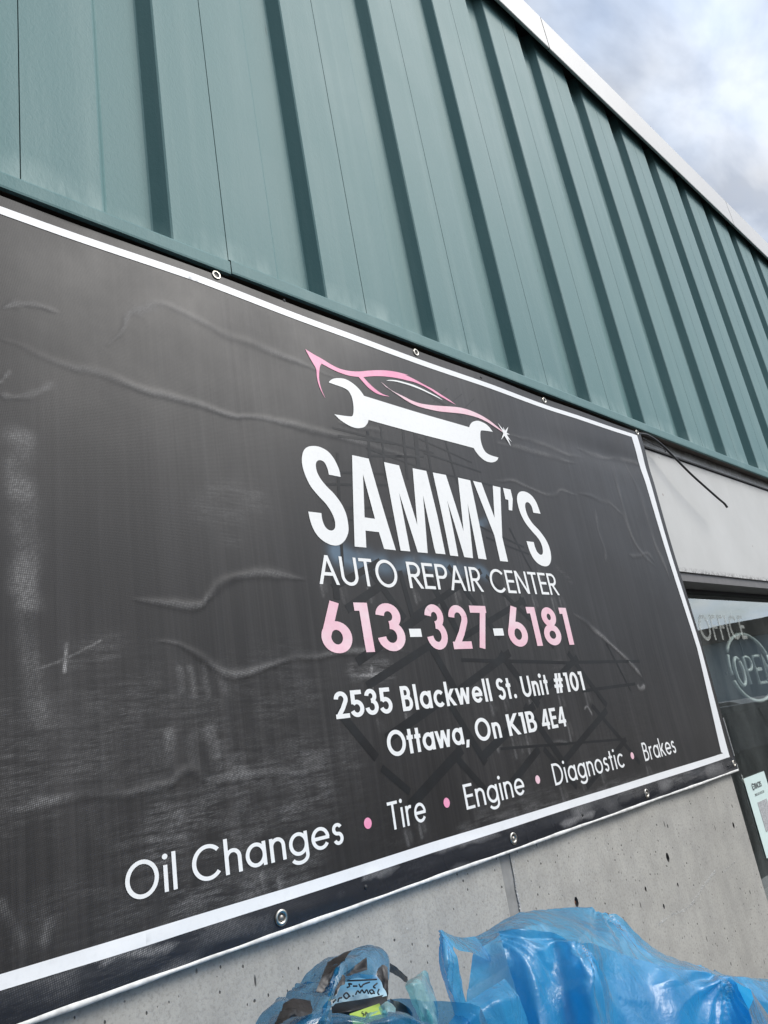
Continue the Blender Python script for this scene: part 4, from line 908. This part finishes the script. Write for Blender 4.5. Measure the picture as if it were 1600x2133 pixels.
# ------------------------------------------------------------------ loose cable above the window panel
cp = [(1328, 903, 1.098), (1345, 905, 1.094), (1362, 914, 1.09), (1382, 930, 1.086), (1406, 954, 1.08), (1440, 988, 1.072), (1470, 1015, 1.066), (1496, 1038, 1.06), (1509, 1049, 1.057), (1515, 1057, 1.055)]
cpts = [P(a, b, d) for a, b, d in cp]; c = MB(); c.tube(catmull(cpts, 6), 0.0046, 10); co_ = c.build('cable', M['cable'], None, True)
tag(co_, 'short black cut cable sticking out from behind the banner corner over the white panel', 'cable')
tg = MB(); tg.tube(catmull([P(1338, 912, 1.10), P(1360, 925, 1.098), P(1383, 935, 1.095), P(1386, 941, 1.09)], 5), 0.0022, 8); tg.build('wire_end', M['cable'], co_, True)

# ------------------------------------------------------------------ inside the window: neon sign, notice
DG = 1.10 + YGL
G = text_polys('OFFICE', .13, XZ(1452, 1320, DG)[0], XZ(1551, 1300, DG)[0], 1.55 + 0.115 * DG, 0.060 * DG, .16, 0.18)
def flat(y): return lambda x, z: np.full(np.shape(x), y)
z_top = XZ(1480, 1281, DG)[1]; z_bot = XZ(1480, 1334, DG)[1]
G = text_polys('OFFICE', .14, XZ(1453, 1300, DG)[0], XZ(1551, 1300, DG)[0] - 0.02, z_bot, z_top - z_bot, .16, 0.10)
v, f = union_mesh(G, flat(YGL - 0.0012), 0); mk('office_lettering', v, f, M['frost'], wno)
DN = DG + 0.07
ncx, ncz = XZ(1565, 1394, DN); ns = thing('neon_sign', 'unlit OPEN tube sign in a round outline hanging behind the window glass', 'neon sign', (ncx, DN - 1.10, ncz))
nl = XZ(1520, 1400, DN)[0]; rx = ncx - nl; zt = XZ(1545, 1321, DN)[1]; zbm = XZ(1570, 1463, DN)[1]
ncz = (zt + zbm) / 2; rz = (zt - zbm) / 2; rx = rx * 1.0
ring = [(ncx + rx * math.cos(a), DN - 1.10, ncz + rz * math.sin(a)) for a in np.radians(np.arange(150, -165, -5))]
m = MB(); m.tube(ring, 0.0085, 8); m.tube([(ncx + rx * .90 * math.cos(a), DN - 1.095, ncz + rz * .96 * math.sin(a)) for a in np.radians(np.arange(155, 195, 5))], 0.008, 8); m.build('tube_ring', M['neon'], ns, True)
lw_ = rx * 2 * 0.86; lh = rz * 0.80; lx = ncx - lw_ / 2
def ntube(ch, pts):
    m = MB(); m.tube([(lx + a * lw_, DN - 1.10 - 0.012, ncz + b * lh - lh * .12) for a, b in pts], 0.0075, 8); m.build('tube_letter', M['neon'], ns, True)
ntube('O', arc(.10, .0, .10, .5, 60, 405, 24)); ntube('P', [(.29, -.5), (.29, .5)] + [(.29 + a, b) for a, b in arc(.08, .25, .09, .25, 90, -90, 10)] + [(.29, 0)])
ntube('E', [(.72, .5), (.54, .5), (.54, .02), (.68, .02)]); ntube('E', [(.68, -.02), (.54, -.02), (.54, -.5), (.72, -.5)]); ntube('N', [(.80, -.5), (.80, .5), (.98, -.5), (.98, .5)])
m = MB(); m.box(ncx - rx * 1.02, ncx + rx * 1.02, DN - 1.10 + 0.012, DN - 1.10 + 0.018, ncz - 0.02, ncz - 0.008); m.box(ncx - .004, ncx + .004, DN - 1.10 + 0.012, DN - 1.10 + 0.016, ncz + 0.0, ZFB + 0.1); m.build('mounting_bar', M['framedark'], ns)
# notice
DP = DG - 0.004; YN = DP - 1.10
pa = XZ(1549, 1623, DP); pb = XZ(1593, 1603, DP)
nx0 = pa[0]; nx1 = nx0 + 0.216; nz1 = XZ(1560, 1618, DP)[1] ; nz0 = nz1 - 0.28
nt_ = thing('paper_notice', 'white printed paper notice taped to the window glass beside the concrete wall', 'notice', (nx0 + .108, YN, nz0))
m = MB(); m.box(nx0, nx1, YN, YN + 0.0006, nz0, nz1); m.build('paper', M['paper'], nt_)
G = text_polys('TRACKS', .17, nx0 + 0.074, nx0 + 0.150, nz1 - 0.048, 0.020, .07)
v, f = union_mesh(G, flat(YN - 0.0012), 0); mk('notice_heading', v, f, M['ink'], nt_)
em = [stroke_quads(arc(nx0 + 0.064, nz1 - 0.038, .008, .011, 40, 330, 20), False, 0.0045) + stroke_quads([(nx0 + .058, nz1 - .038), (nx0 + .071, nz1 - .038)], False, 0.003)]
v, f = union_mesh(em, flat(YN - 0.0012), 0); mk('notice_emblem', v, f, M['ink'], nt_)
G = text_polys('ENROLLED COLLECTOR', .15, nx0 + 0.060, nx0 + 0.156, nz1 - 0.072, 0.0085, .08)
v, f = union_mesh(G, flat(YN - 0.0012), 0); mk('notice_text', v, f, M['ink'], nt_)
def mat_mottle():
    t = NT('mottled_grey_print'); n = t.noise(420, 3, 0.8); t.bsdf(t.ramp(n, [(0.42, 0.16), (0.58, 0.60)]), 0.6); return t.m
m = MB(); m.box(nx0 + 0.062, nx0 + 0.160, YN - 0.0010, YN - 0.0004, nz1 - 0.20, nz1 - 0.095); m.build('printed_block', mat_mottle(), nt_)
m = MB(); m.add([(nx0 - .012, YN - .001, nz1 - .006), (nx0 + .002, YN - .0012, nz1 - .03), (nx0 - .004, YN - .0012, nz1 + .014), (nx0 - .014, YN - .001, nz1 + .02)], [(0, 1, 2, 3)]); m.build('tape', M['frost'], nt_)

# ------------------------------------------------------------------ plastic bags
def film_sheet(rows, nu=10, nv=8, amp=0.004, seed=0, scale=9.0, ridge=0.35, gather=(), sharp=0.6):
    """smooth sheet through rows of (px, py, D) control points, then crumpled"""
    nu = int(nu * 1.8); nv = int(nv * 1.8)
    R3 = [[P(*p) for p in r] for r in rows]; m = max(len(r) for r in R3)
    def resample(r, k):
        c = np.array(catmull(r, 12)); d = np.concatenate([[0], np.cumsum(np.linalg.norm(np.diff(c, axis=0), axis=1))]); t = np.linspace(0, d[-1], k)
        sm = np.stack([np.interp(t, d, c[:, i]) for i in range(3)], 1)
        ks = np.linspace(0, len(c) - 1, len(r)).round().astype(int); rr_ = np.array(r)
        ln = np.stack([np.interp(t, d[ks], rr_[:, i]) for i in range(3)], 1)
        sm[:, 1] = sm[:, 1] * (1 - sharp) + ln[:, 1] * sharp; return sm
    K = (m - 1) * nu + 1; RR = [resample(r, K) for r in R3]
    grid = []
    for j in range(K):
        c = np.array(catmull([r[j] for r in RR], nv)); L_ = np.array([RR[min(i // nv, len(RR) - 1)][j] * (1 - (i % nv) / nv) + RR[min(i // nv + 1, len(RR) - 1)][j] * (i % nv) / nv for i in range(len(c))])
        grid.append(c * (1 - sharp) + L_ * sharp)
    A = np.array(grid); K, Lh = A.shape[:2]
    N = np.zeros_like(A)
    du = np.gradient(A, axis=0); dvv = np.gradient(A, axis=1); N = np.cross(du, dvv); N /= (np.linalg.norm(N, axis=2, keepdims=True) + 1e-9)
    for i in range(K):
        for j in range(Lh):
            p = Vector(A[i, j]) * scale + Vector((seed * 3.7, seed, 0))
            for (gx_, gy_, gD, gf, ga, gr) in gather:
                o_ = P(gx_, gy_, gD); dx, dz = A[i, j, 0] - o_[0], A[i, j, 2] - o_[2]; rr = math.hypot(dx, dz); an = math.atan2(dz, dx)
                w_ = math.exp(-rr / gr) * min(1, rr / 0.02); ph = an * gf + 1.5 * mnoise.noise(Vector((an * 2, seed, 0)))
                A[i, j] += N[i, j] * ga * w_ * (abs((ph / math.pi) % 2 - 1) * 2 - 1)
            a = mnoise.noise(p); b = 1 - abs(mnoise.noise(p * 2.1 + Vector((5, 2, 1)))) * 2; c_ = mnoise.noise(p * 5.0)
            r2 = 1 - abs(mnoise.noise(p * 4.3 + Vector((1, 7, 3)))) * 2; r3 = 1 - abs(mnoise.noise(p * 9.1)) * 2
            A[i, j] += N[i, j] * amp * (a * 1.1 + b * ridge + r2 * 0.16 + r3 * 0.05)
    vs = A.reshape(-1, 3); fs = []
    for i in range(K - 1):
        for j in range(Lh - 1): fs.append((i * Lh + j, (i + 1) * Lh + j, (i + 1) * Lh + j + 1, i * Lh + j + 1))
    return vs, fs
def sack(cx, cy, rx, ry, z0, z1, seed):
    m = MB(); prof = [(0.0, 0.0), (.72, 0.0), (.95, .06), (1.0, .3), (.97, .6), (.86, .85), (.70, 1.0)]; pr = catmull([np.array(p) for p in prof], 6); n = 48; vs = []; fs = []
    for i, (r, h) in enumerate(pr):
        for k in range(n):
            a = 2 * math.pi * k / n; p = Vector((math.cos(a) * 2.2 + seed, math.sin(a) * 2.2, h * 3)); q = 1 + .09 * mnoise.noise(p) + .05 * (1 - 2 * abs(mnoise.noise(p * 2)))
            vs.append((cx + rx * r * q * math.cos(a), cy + ry * r * q * math.sin(a), z0 + (z1 - z0) * h))
    for i in range(len(pr) - 1):
        for k in range(n): fs.append((i * n + k, i * n + (k + 1) % n, (i + 1) * n + (k + 1) % n, (i + 1) * n + k))
    m.add(vs, fs); return m
def build_bag(name, label, sheets, body, mat, cx, cy):
    t = thing(name, label, 'plastic bag', (cx, cy, 0), 'blue plastic bags against the wall')
    m = MB()
    for s in sheets: m.add(*s)
    o = m.build('bag_film', mat, t, True)
    body.build('bag_body', mat, t, True)
    return t
# bag 2 (right, large)
back = [[(985, 1952, .76), (1010, 1936, .77), (1075, 1905, .78), (1140, 1893, .79), (1215, 1890, .79), (1240, 1896, .78), (1290, 1915, .77), (1330, 1946, .76), (1385, 1985, .75), (1440, 2006, .74), (1490, 2025, .73), (1560, 2032, .72), (1650, 2048, .72)],
        [(985, 1985, .72), (1010, 1965, .72), (1075, 1930, .71), (1140, 1925, .73), (1205, 1950, .70), (1240, 1935, .73), (1290, 1955, .72), (1330, 1975, .72), (1385, 2000, .70), (1440, 2015, .69), (1490, 2030, .68), (1560, 2045, .68), (1650, 2065, .68)],
        [(975, 2060, .70), (1010, 2040, .69), (1075, 2010, .67), (1140, 2005, .69), (1205, 2010, .66), (1240, 2000, .69), (1290, 2020, .68), (1330, 2040, .68), (1385, 2055, .66), (1440, 2060, .66), (1490, 2070, .65), (1560, 2080, .65), (1650, 2100, .65)],
        [(960, 2260, .70), (1010, 2250, .69), (1075, 2250, .67), (1140, 2250, .69), (1205, 2250, .66), (1240, 2250, .69), (1290, 2250, .68), (1330, 2250, .68), (1385, 2250, .66), (1440, 2250, .66), (1490, 2250, .65), (1560, 2250, .65), (1650, 2250, .65)]]
front = [[(1038, 1937, .69), (1090, 1936, .665), (1150, 1944, .655), (1202, 1960, .625), (1250, 1972, .655), (1290, 1985, .66), (1345, 2002, .655), (1400, 2014, .645), (1440, 2020, .64), (1490, 2030, .63), (1550, 2036, .64), (1650, 2055, .64)],
         [(1050, 1975, .67), (1100, 1975, .65), (1160, 1985, .645), (1218, 1995, .60), (1262, 2010, .645), (1300, 2030, .645), (1350, 2050, .64), (1405, 2040, .625), (1455, 2055, .625), (1500, 2045, .61), (1555, 2055, .63), (1650, 2075, .63)],
         [(1064, 2035, .66), (1110, 2040, .635), (1170, 2050, .63), (1236, 2050, .59), (1275, 2065, .635), (1315, 2080, .63), (1360, 2085, .63), (1410, 2085, .62), (1460, 2085, .62), (1505, 2085, .615), (1560, 2085, .62), (1650, 2095, .62)],
         [(1092, 2140, .65), (1130, 2145, .62), (1190, 2145, .62), (1254, 2140, .585), (1290, 2150, .625), (1330, 2150, .62), (1375, 2150, .62), (1420, 2150, .61), (1465, 2150, .61), (1515, 2150, .61), (1570, 2150, .61), (1650, 2150, .61)],
         [(1120, 2290, .65), (1150, 2290, .62), (1210, 2290, .62), (1264, 2290, .59), (1300, 2290, .62), (1340, 2290, .62), (1385, 2290, .62), (1430, 2290, .61), (1475, 2290, .61), (1525, 2290, .61), (1580, 2290, .61), (1650, 2290, .61)]]
ear = [[(916, 1937, .70), (917, 1948, .695), (916, 1980, .69), (919, 2020, .69), (930, 2065, .69), (948, 2115, .69), (960, 2200, .69)],
       [(918, 1938, .695), (926, 1962, .675), (930, 2000, .66), (933, 2040, .665), (945, 2078, .67), (962, 2120, .68), (975, 2200, .68)],
       [(919, 1939, .70), (938, 1966, .69), (952, 1998, .68), (960, 2030, .685), (965, 2068, .685), (980, 2120, .69), (990, 2200, .69)]]
ear2 = [[(917, 1937, .70), (945, 1949, .715), (968, 1952, .73), (990, 1950, .735)], [(920, 1941, .70), (950, 1962, .70), (985, 1975, .705), (1022, 1990, .71)], [(930, 1958, .70), (955, 1977, .69), (990, 1985, .695), (1024, 2003, .70)]]
lowl = [[(1050, 2040, .65), (1020, 2060, .64), (985, 2080, .645), (962, 2095, .64), (940, 2125, .635), (920, 2160, .635)],
        [(1080, 2075, .63), (1040, 2085, .62), (1005, 2105, .625), (980, 2125, .62), (955, 2150, .62), (940, 2180, .62)],
        [(1110, 2160, .63), (1070, 2180, .62), (1030, 2200, .62), (1000, 2210, .62), (975, 2220, .62), (950, 2240, .62)]]
b2c = P(1270, 2250, .66)
build_bag('plastic_bag', 'large translucent blue plastic bag with a pointed ear, bunched against the concrete at right', [film_sheet(back, 9, 10, .003, 1, 14, .5, [(1240, 1893, .79, 14, .006, .07), (1490, 2028, .72, 17, .006, .08), (985, 1952, .75, 9, .004, .06)]), film_sheet(front, 9, 10, .0030, 2, 8, .6, [(1488, 2030, .63, 17, .006, .10), (1202, 1955, .63, 9, .006, .09), (1040, 1937, .68, 13, .004, .08)]), film_sheet(ear, 9, 8, .002, 3, 16, .5, [(916, 1937, .69, 13, .003, .08)]), film_sheet(ear2, 10, 8, .0015, 4, 16), film_sheet(lowl, 9, 8, .003, 5, 14)],
          sack(b2c[0] + .02, -0.40, .46, .26, 0.004, b2c[2] + .02, 1.0), M['film'], b2c[0], -0.40)
# bag 1 (left, small) and its contents
hood = [[(500, 2160, .66), (545, 2118, .67), (600, 2068, .68), (650, 2022, .69), (692, 1994, .70), (735, 1977, .71), (768, 1967, .71), (795, 1973, .71), (811, 1990, .70), (814, 2010, .69)],
        [(520, 2180, .63), (570, 2130, .63), (620, 2085, .645), (665, 2045, .655), (700, 2010, .66), (740, 1990, .68), (768, 1980, .69), (790, 1985, .685), (805, 2005, .68), (812, 2040, .67)],
        [(560, 2190, .60), (600, 2140, .60), (640, 2105, .61), (672, 2070, .62), (690, 2040, .63), (700, 2015, .64), (715, 2010, .65), (728, 2020, .655), (735, 2030, .66), (740, 2040, .67)],
        [(620, 2200, .59), (650, 2160, .59), (665, 2130, .595), (678, 2100, .60), (688, 2075, .61), (693, 2060, .62), (696, 2056, .63), (700, 2055, .635), (704, 2056, .64), (708, 2058, .65)],
        [(690, 2240, .59), (696, 2190, .59), (697, 2150, .595), (697, 2130, .60), (695, 2110, .605), (694, 2098, .61), (694, 2092, .615), (695, 2088, .62), (696, 2086, .63), (697, 2084, .64)]]
flap = [[(690, 2110, .62), (730, 2112, .61), (770, 2116, .605), (810, 2110, .61), (850, 2112, .615), (890, 2128, .62), (930, 2150, .63)],
        [(690, 2128, .60), (730, 2124, .59), (770, 2130, .585), (812, 2124, .59), (855, 2122, .60), (895, 2140, .61), (930, 2165, .62)],
        [(690, 2220, .60), (730, 2220, .59), (770, 2220, .59), (812, 2220, .59), (855, 2220, .60), (895, 2220, .61), (930, 2220, .62)]]
side = [[(812, 2000, .70), (830, 2018, .71), (850, 2034, .71), (870, 2060, .71), (885, 2110, .71)], [(812, 2050, .67), (830, 2060, .67), (850, 2075, .67), (868, 2095, .67), (885, 2140, .67)], [(815, 2180, .66), (832, 2180, .66), (850, 2180, .66), (868, 2180, .66), (885, 2190, .66)]]
b1c = P(720, 2230, .64)
build_bag('plastic_bag', 'small translucent blue plastic bag with an open mouth showing a handwritten card', [film_sheet(hood, 8, 10, .004, 7, 16, .5, [(697, 2084, .62, 11, .004, .05)]), film_sheet(flap, 9, 8, .003, 8, 18)],
          sack(b1c[0] - .02, -0.45, .24, .20, 0.004, b1c[2] + .01, 4.0), M['film2'], b1c[0], -0.45)
def shard(pts, seed, amp=.003, name=None):
    return film_sheet(pts, 8, 8, amp, seed, 26, .6)
rb = thing('bag_rubbish', 'crumpled black film scraps and a carton inside the small blue bag', 'rubbish', tuple(P(760, 2080, .70)))
m = MB()
for pts, sd in (([[(682, 1999, .672), (705, 1991, .672), (732, 1982, .676)], [(670, 2035, .640), (692, 2022, .642), (712, 2002, .650)], [(660, 2062, .632), (676, 2064, .630), (690, 2040, .634)]], 11),
                ([[(716, 2024, .655), (740, 2010, .66), (763, 1994, .665)], [(722, 2030, .65), (745, 2024, .655), (768, 2019, .66)]], 12),
                ([[(788, 2018, .65), (798, 2008, .652), (808, 2014, .65)], [(784, 2030, .645), (798, 2032, .645), (809, 2042, .645)], [(797, 2050, .642), (803, 2062, .642), (809, 2082, .642)]], 13),
                ([[(590, 2092, .62), (615, 2077, .625), (648, 2080, .625)], [(582, 2110, .60), (615, 2100, .598), (652, 2106, .60)], [(560, 2145, .585), (585, 2128, .583), (612, 2118, .59)]], 14),
                ([[(640, 2140, .60), (665, 2128, .60), (690, 2125, .605)], [(635, 2150, .60), (665, 2150, .60), (695, 2145, .60)]], 15),
                ([[(814, 2005, .725), (832, 2018, .73), (850, 2034, .735)], [(812, 2022, .72), (835, 2036, .725), (854, 2048, .725)]], 16),
                ([[(815, 2078, .70), (840, 2090, .70), (862, 2105, .70)], [(815, 2110, .69), (840, 2118, .69), (862, 2130, .69)]], 17),
                ([[(708, 2032, .64), (716, 2027, .64), (723, 2030, .64)], [(702, 2050, .635), (712, 2047, .635), (720, 2050, .635)], [(696, 2072, .63), (704, 2066, .63), (711, 2058, .635)]], 18)):
    m = MB(); m.add(*shard(pts, sd)); m.build('black_scrap', M['blackfilm'], rb, True)
m = MB(); m.add(*film_sheet([[(690, 2092, .675), (730, 2084, .67), (770, 2078, .67), (806, 2070, .675)], [(692, 2112, .665), (730, 2106, .655), (772, 2098, .66), (808, 2094, .665)], [(695, 2150, .67), (735, 2150, .665), (775, 2150, .665), (810, 2150, .67)]], 8, 8, .001, 19)); m.build('carton', M['blackfilm'], rb, True)
m = MB(); m.add(*film_sheet([[(720, 2026, .70), (755, 2029, .70), (788, 2032, .70)], [(706, 2062, .685), (752, 2058, .685), (800, 2055, .685)], [(690, 2096, .672), (745, 2086, .672), (808, 2074, .672)]], 8, 8, .0008, 20)); cardo = m.build('card', M['card'], rb, True)
# handwriting seen from behind
def hand(pl, D, w=0.0008):
    m = MB()
    for pts in pl: m.tube(catmull([P(a, b, D) for a, b in pts], 4), w, 6)
    return m
ink = hand([[(722, 2043), (750, 2042), (785, 2040)], [(786, 2048), (778, 2055), (782, 2058)], [(770, 2046), (758, 2050), (752, 2056), (748, 2050)], [(744, 2054), (736, 2054)], [(733, 2050), (726, 2049), (729, 2054), (723, 2057)],
            [(790, 2060), (787, 2068), (790, 2072)], [(780, 2070), (776, 2062), (770, 2064), (774, 2070), (780, 2066)], [(768, 2070), (764, 2062), (759, 2068), (754, 2062), (750, 2068), (745, 2064), (741, 2072)], [(736, 2074), (735, 2075)],
            [(729, 2076), (722, 2068), (716, 2074), (722, 2080), (728, 2074)], [(712, 2078), (706, 2080), (704, 2087)], [(700, 2082), (694, 2088)]], .668)
ink.build('handwriting', M['marker'], rb, True)
lq = [P(728, 2112, .655), P(790, 2090, .652), P(804, 2118, .640), P(738, 2140, .640)]; mk('lime_label', lq, [(0, 1, 2, 3)], M['lime'], rb)
o0, ux, uz = np.array(lq[3]), np.array(lq[2]) - np.array(lq[3]), np.array(lq[0]) - np.array(lq[3]); nn_ = np.cross(ux, uz); nn_ /= np.linalg.norm(nn_)
if nn_[1] > 0: nn_ = -nn_
AV = []; AF = []
for gph in text_polys('SA', .16, .34, .52, .50, .36, .1) + text_polys('I', .16, .80, .83, .52, .34, .1):
    v2, f2 = union_mesh([gph], flat(0), 0); b = len(AV); AV += [o0 + ux * q[0] + uz * q[2] + nn_ * .0008 for q in v2]; AF += [tuple(i + b for i in ff) for ff in f2]
mk('label_lettering', AV, AF, M['marker'], rb)
m = MB(); m.add(*film_sheet([[(850, 2040, .68), (870, 2028, .685), (885, 2025, .69), (897, 2050, .685), (908, 2080, .68), (910, 2110, .675)], [(842, 2052, .66), (862, 2048, .65), (880, 2050, .655), (890, 2070, .655), (900, 2095, .65), (915, 2125, .65)], [(852, 2085, .66), (866, 2080, .65), (878, 2085, .65), (886, 2100, .65), (895, 2120, .645), (915, 2140, .645)], [(870, 2130, .66), (876, 2130, .655), (884, 2135, .65), (892, 2140, .65), (905, 2150, .645), (925, 2160, .645)]], 8, 8, .004, 22, 26))
o = m.build('plastic_wrap', M['tealfilm'], None, True); tag(o, 'crumpled teal clear plastic wrap standing up between the two blue bags', 'plastic wrap')
m = MB(); m.add(*film_sheet([[(788, 2095, .62), (805, 2085, .62), (820, 2095, .62)], [(790, 2110, .61), (806, 2105, .60), (822, 2112, .61)], [(800, 2125, .61), (812, 2125, .605), (822, 2128, .61)]], 8, 8, .004, 24, 34)); m.add(*film_sheet([[(764, 2112, .615), (775, 2108, .61), (792, 2103, .61)], [(756, 2140, .605), (762, 2125, .60), (775, 2114, .605)]], 8, 6, .002, 25, 34))
o = m.build('plastic_wrap', M['tealfilm'], None, True); tag(o, 'torn clear plastic wrap scrap lying over the lime label in the small bag', 'plastic wrap')

# ------------------------------------------------------------------ across the lot (seen in the window's reflection)
az = math.radians(70); far = Vector((2.7, 0.0, 0)) + Vector((math.sin(az), -math.cos(az), 0)) * 40
wh = thing('warehouse_building', 'long blue corrugated warehouse with a taupe roof band across the parking lot', 'building', (far.x, far.y, 0)); wh.rotation_euler = (0, 0, math.atan2(math.cos(az), -math.sin(az)) + math.pi / 2)
def loc(m, name, mat): 
    me = bpy.data.meshes.new(name); me.from_pydata([tuple(map(float, v)) for v in m.v], [], m.f); me.update(); me.materials.append(mat); o = bpy.data.objects.new(name, me); COL.objects.link(o); o.parent = wh; return o
m = MB(); n = 300; Lw = 60; vs = []; 
for i in range(n + 1):
    x = -Lw / 2 + Lw * i / n; y = -0.06 * (1 if (i // 1) % 4 < 2 else 0); vs += [(x, y, 0), (x, y, 4.2)]
m.add(vs, [(2 * i, 2 * i + 2, 2 * i + 3, 2 * i + 1) for i in range(n)]); loc(m, 'corrugated_wall', M['bluewall'])
m = MB(); m.box(-Lw / 2 - .3, Lw / 2 + .3, -0.5, 12, 4.2, 5.0); loc(m, 'roof_band', M['roofband'])
m = MB(); m.box(-Lw / 2, Lw / 2, .1, 11.8, 0, 4.18); loc(m, 'inner_shell', M['bluewall'])
for k in (0, 4):
    m = MB(); m.box(-22 + k * 10, -18.4 + k * 10, -0.14, -0.07, 0.02, 3.2); loc(m, 'loading_door', M['frame'])
# parked dark sedans, the nearer one beside the window
def sedan(cx, cy, rot, label, paint):
    t = thing('parked_car', label, 'car', (cx, cy, 0), 'cars parked in the lot'); t.rotation_euler = (0, 0, rot)
    def lk(m, name, mat, parent=t, smooth=True, bev=0):
        kz = 1.0 if name in ('wheel', 'rim') else 0.86
        me = bpy.data.meshes.new(name); me.from_pydata([(float(v[0]), float(v[1]), float(v[2]) * kz) for v in m.v], [], m.f); me.update(); me.materials.append(mat)
        bm = bmesh.new(); bm.from_mesh(me); bmesh.ops.recalc_face_normals(bm, faces=bm.faces); 
        if bev: bmesh.ops.bevel(bm, geom=bm.edges[:], offset=bev, segments=2, affect='EDGES', clamp_overlap=True)
        bm.to_mesh(me); bm.free()
        o = bpy.data.objects.new(name, me); COL.objects.link(o); o.parent = parent; return o
    # side outline lofted over the width
    low = [(-2.3, .45), (-2.32, .75), (-2.25, 1.0), (-1.2, 1.08), (-.9, 1.1), (1.9, 1.12), (2.2, 1.05), (2.3, .75), (2.28, .42), (1.9, .30), (-1.9, .30)]
    cab = [(-1.25, 1.08), (-.55, 1.62), (-.3, 1.68), (1.55, 1.66), (1.95, 1.5), (2.15, 1.08)]
    def loft(out, ws):
        m = MB(); vs = []; k = len(out)
        for wd, sc in ws: vs += [(x * (1 if abs(sc) == 1 else sc), wd, z) for x, z in out]
        fs = []
        for j in range(len(ws) - 1):
            for i in range(k): fs.append((j * k + i, j * k + (i + 1) % k, (j + 1) * k + (i + 1) % k, (j + 1) * k + i))
        fs += [tuple(range(k))[::-1], tuple((len(ws) - 1) * k + i for i in range(k))]; m.add(vs, fs); return m
    lk(loft(low, [(-.93, .97), (-.85, 1), (.85, 1), (.93, .97)]), 'body', paint, bev=.03)
    m = MB(); vs = []; k = len(cab)
    for s in (-1, 1):
        for x, z in cab: vs.append((x, s * (.84 - (z - 1.08) * .28), z))
    m.add(vs, [tuple(range(k)), tuple(range(k, 2 * k))] + [(i, (i + 1) % k, k + (i + 1) % k, k + i) for i in range(k)]); lk(m, 'cabin', paint, bev=.025)
    for s in (-1, 1):
        for xa, xb in ((-.95, .0), (.08, 1.0), (1.08, 1.75)):
            m = MB(); y0 = s * (.84 + .004); y1 = s * (.84 - .5 * .28 + .012); xa2 = max(xa, -.42)
            m.add([(xa, y0, 1.12), (xb, y0, 1.12), (xb - (.12 if xb > 1.5 else 0), y1, 1.58), (xa2, y1, 1.58)], [(0, 1, 2, 3)]); lk(m, 'side_window', M['carglass'])
    m = MB(); m.add([(-1.20, -.74, 1.135), (-1.20, .74, 1.135), (-.60, .66, 1.60), (-.60, -.66, 1.60)], [(0, 1, 2, 3)]); lk(m, 'windscreen', M['carglass'])
    for x in (-1.45, 1.4):
        for s in (-1, 1):
            w_ = MB(); w_.lathe((x, s * .80, .36), [(.22, -.11), (.34, -.11), (.36, -.07), (.36, .07), (.34, .11), (.22, .11)], 28); wo_ = lk(w_, 'wheel', M['tyre'])
            h = MB(); h.lathe((x, s * .80, .36), [(0, .09 * s), (.10, .10 * s), (.22, .085 * s), (.23, .0)], 20); lk(h, 'rim', M['rim'], wo_)
    for s in (-1, 1):
        m = MB(); m.box(-2.335, -2.26, s * .62 - .16, s * .62 + .16, .78, .92); lk(m, 'headlight', M['rim'], bev=.015)
        m = MB(); m.box(2.22, 2.32, s * .70 - .12, s * .70 + .12, .80, 1.0); lk(m, 'tail_light', M['lamp'], bev=.015)
    return t
sedan(8.6, -3.0, math.radians(12), 'dark grey car parked nose-in facing the shop window', M['carpaint'])
sedan(17.5, -6.6, math.radians(100), 'black car parked further off in the lot before the blue warehouse', M['cable'])
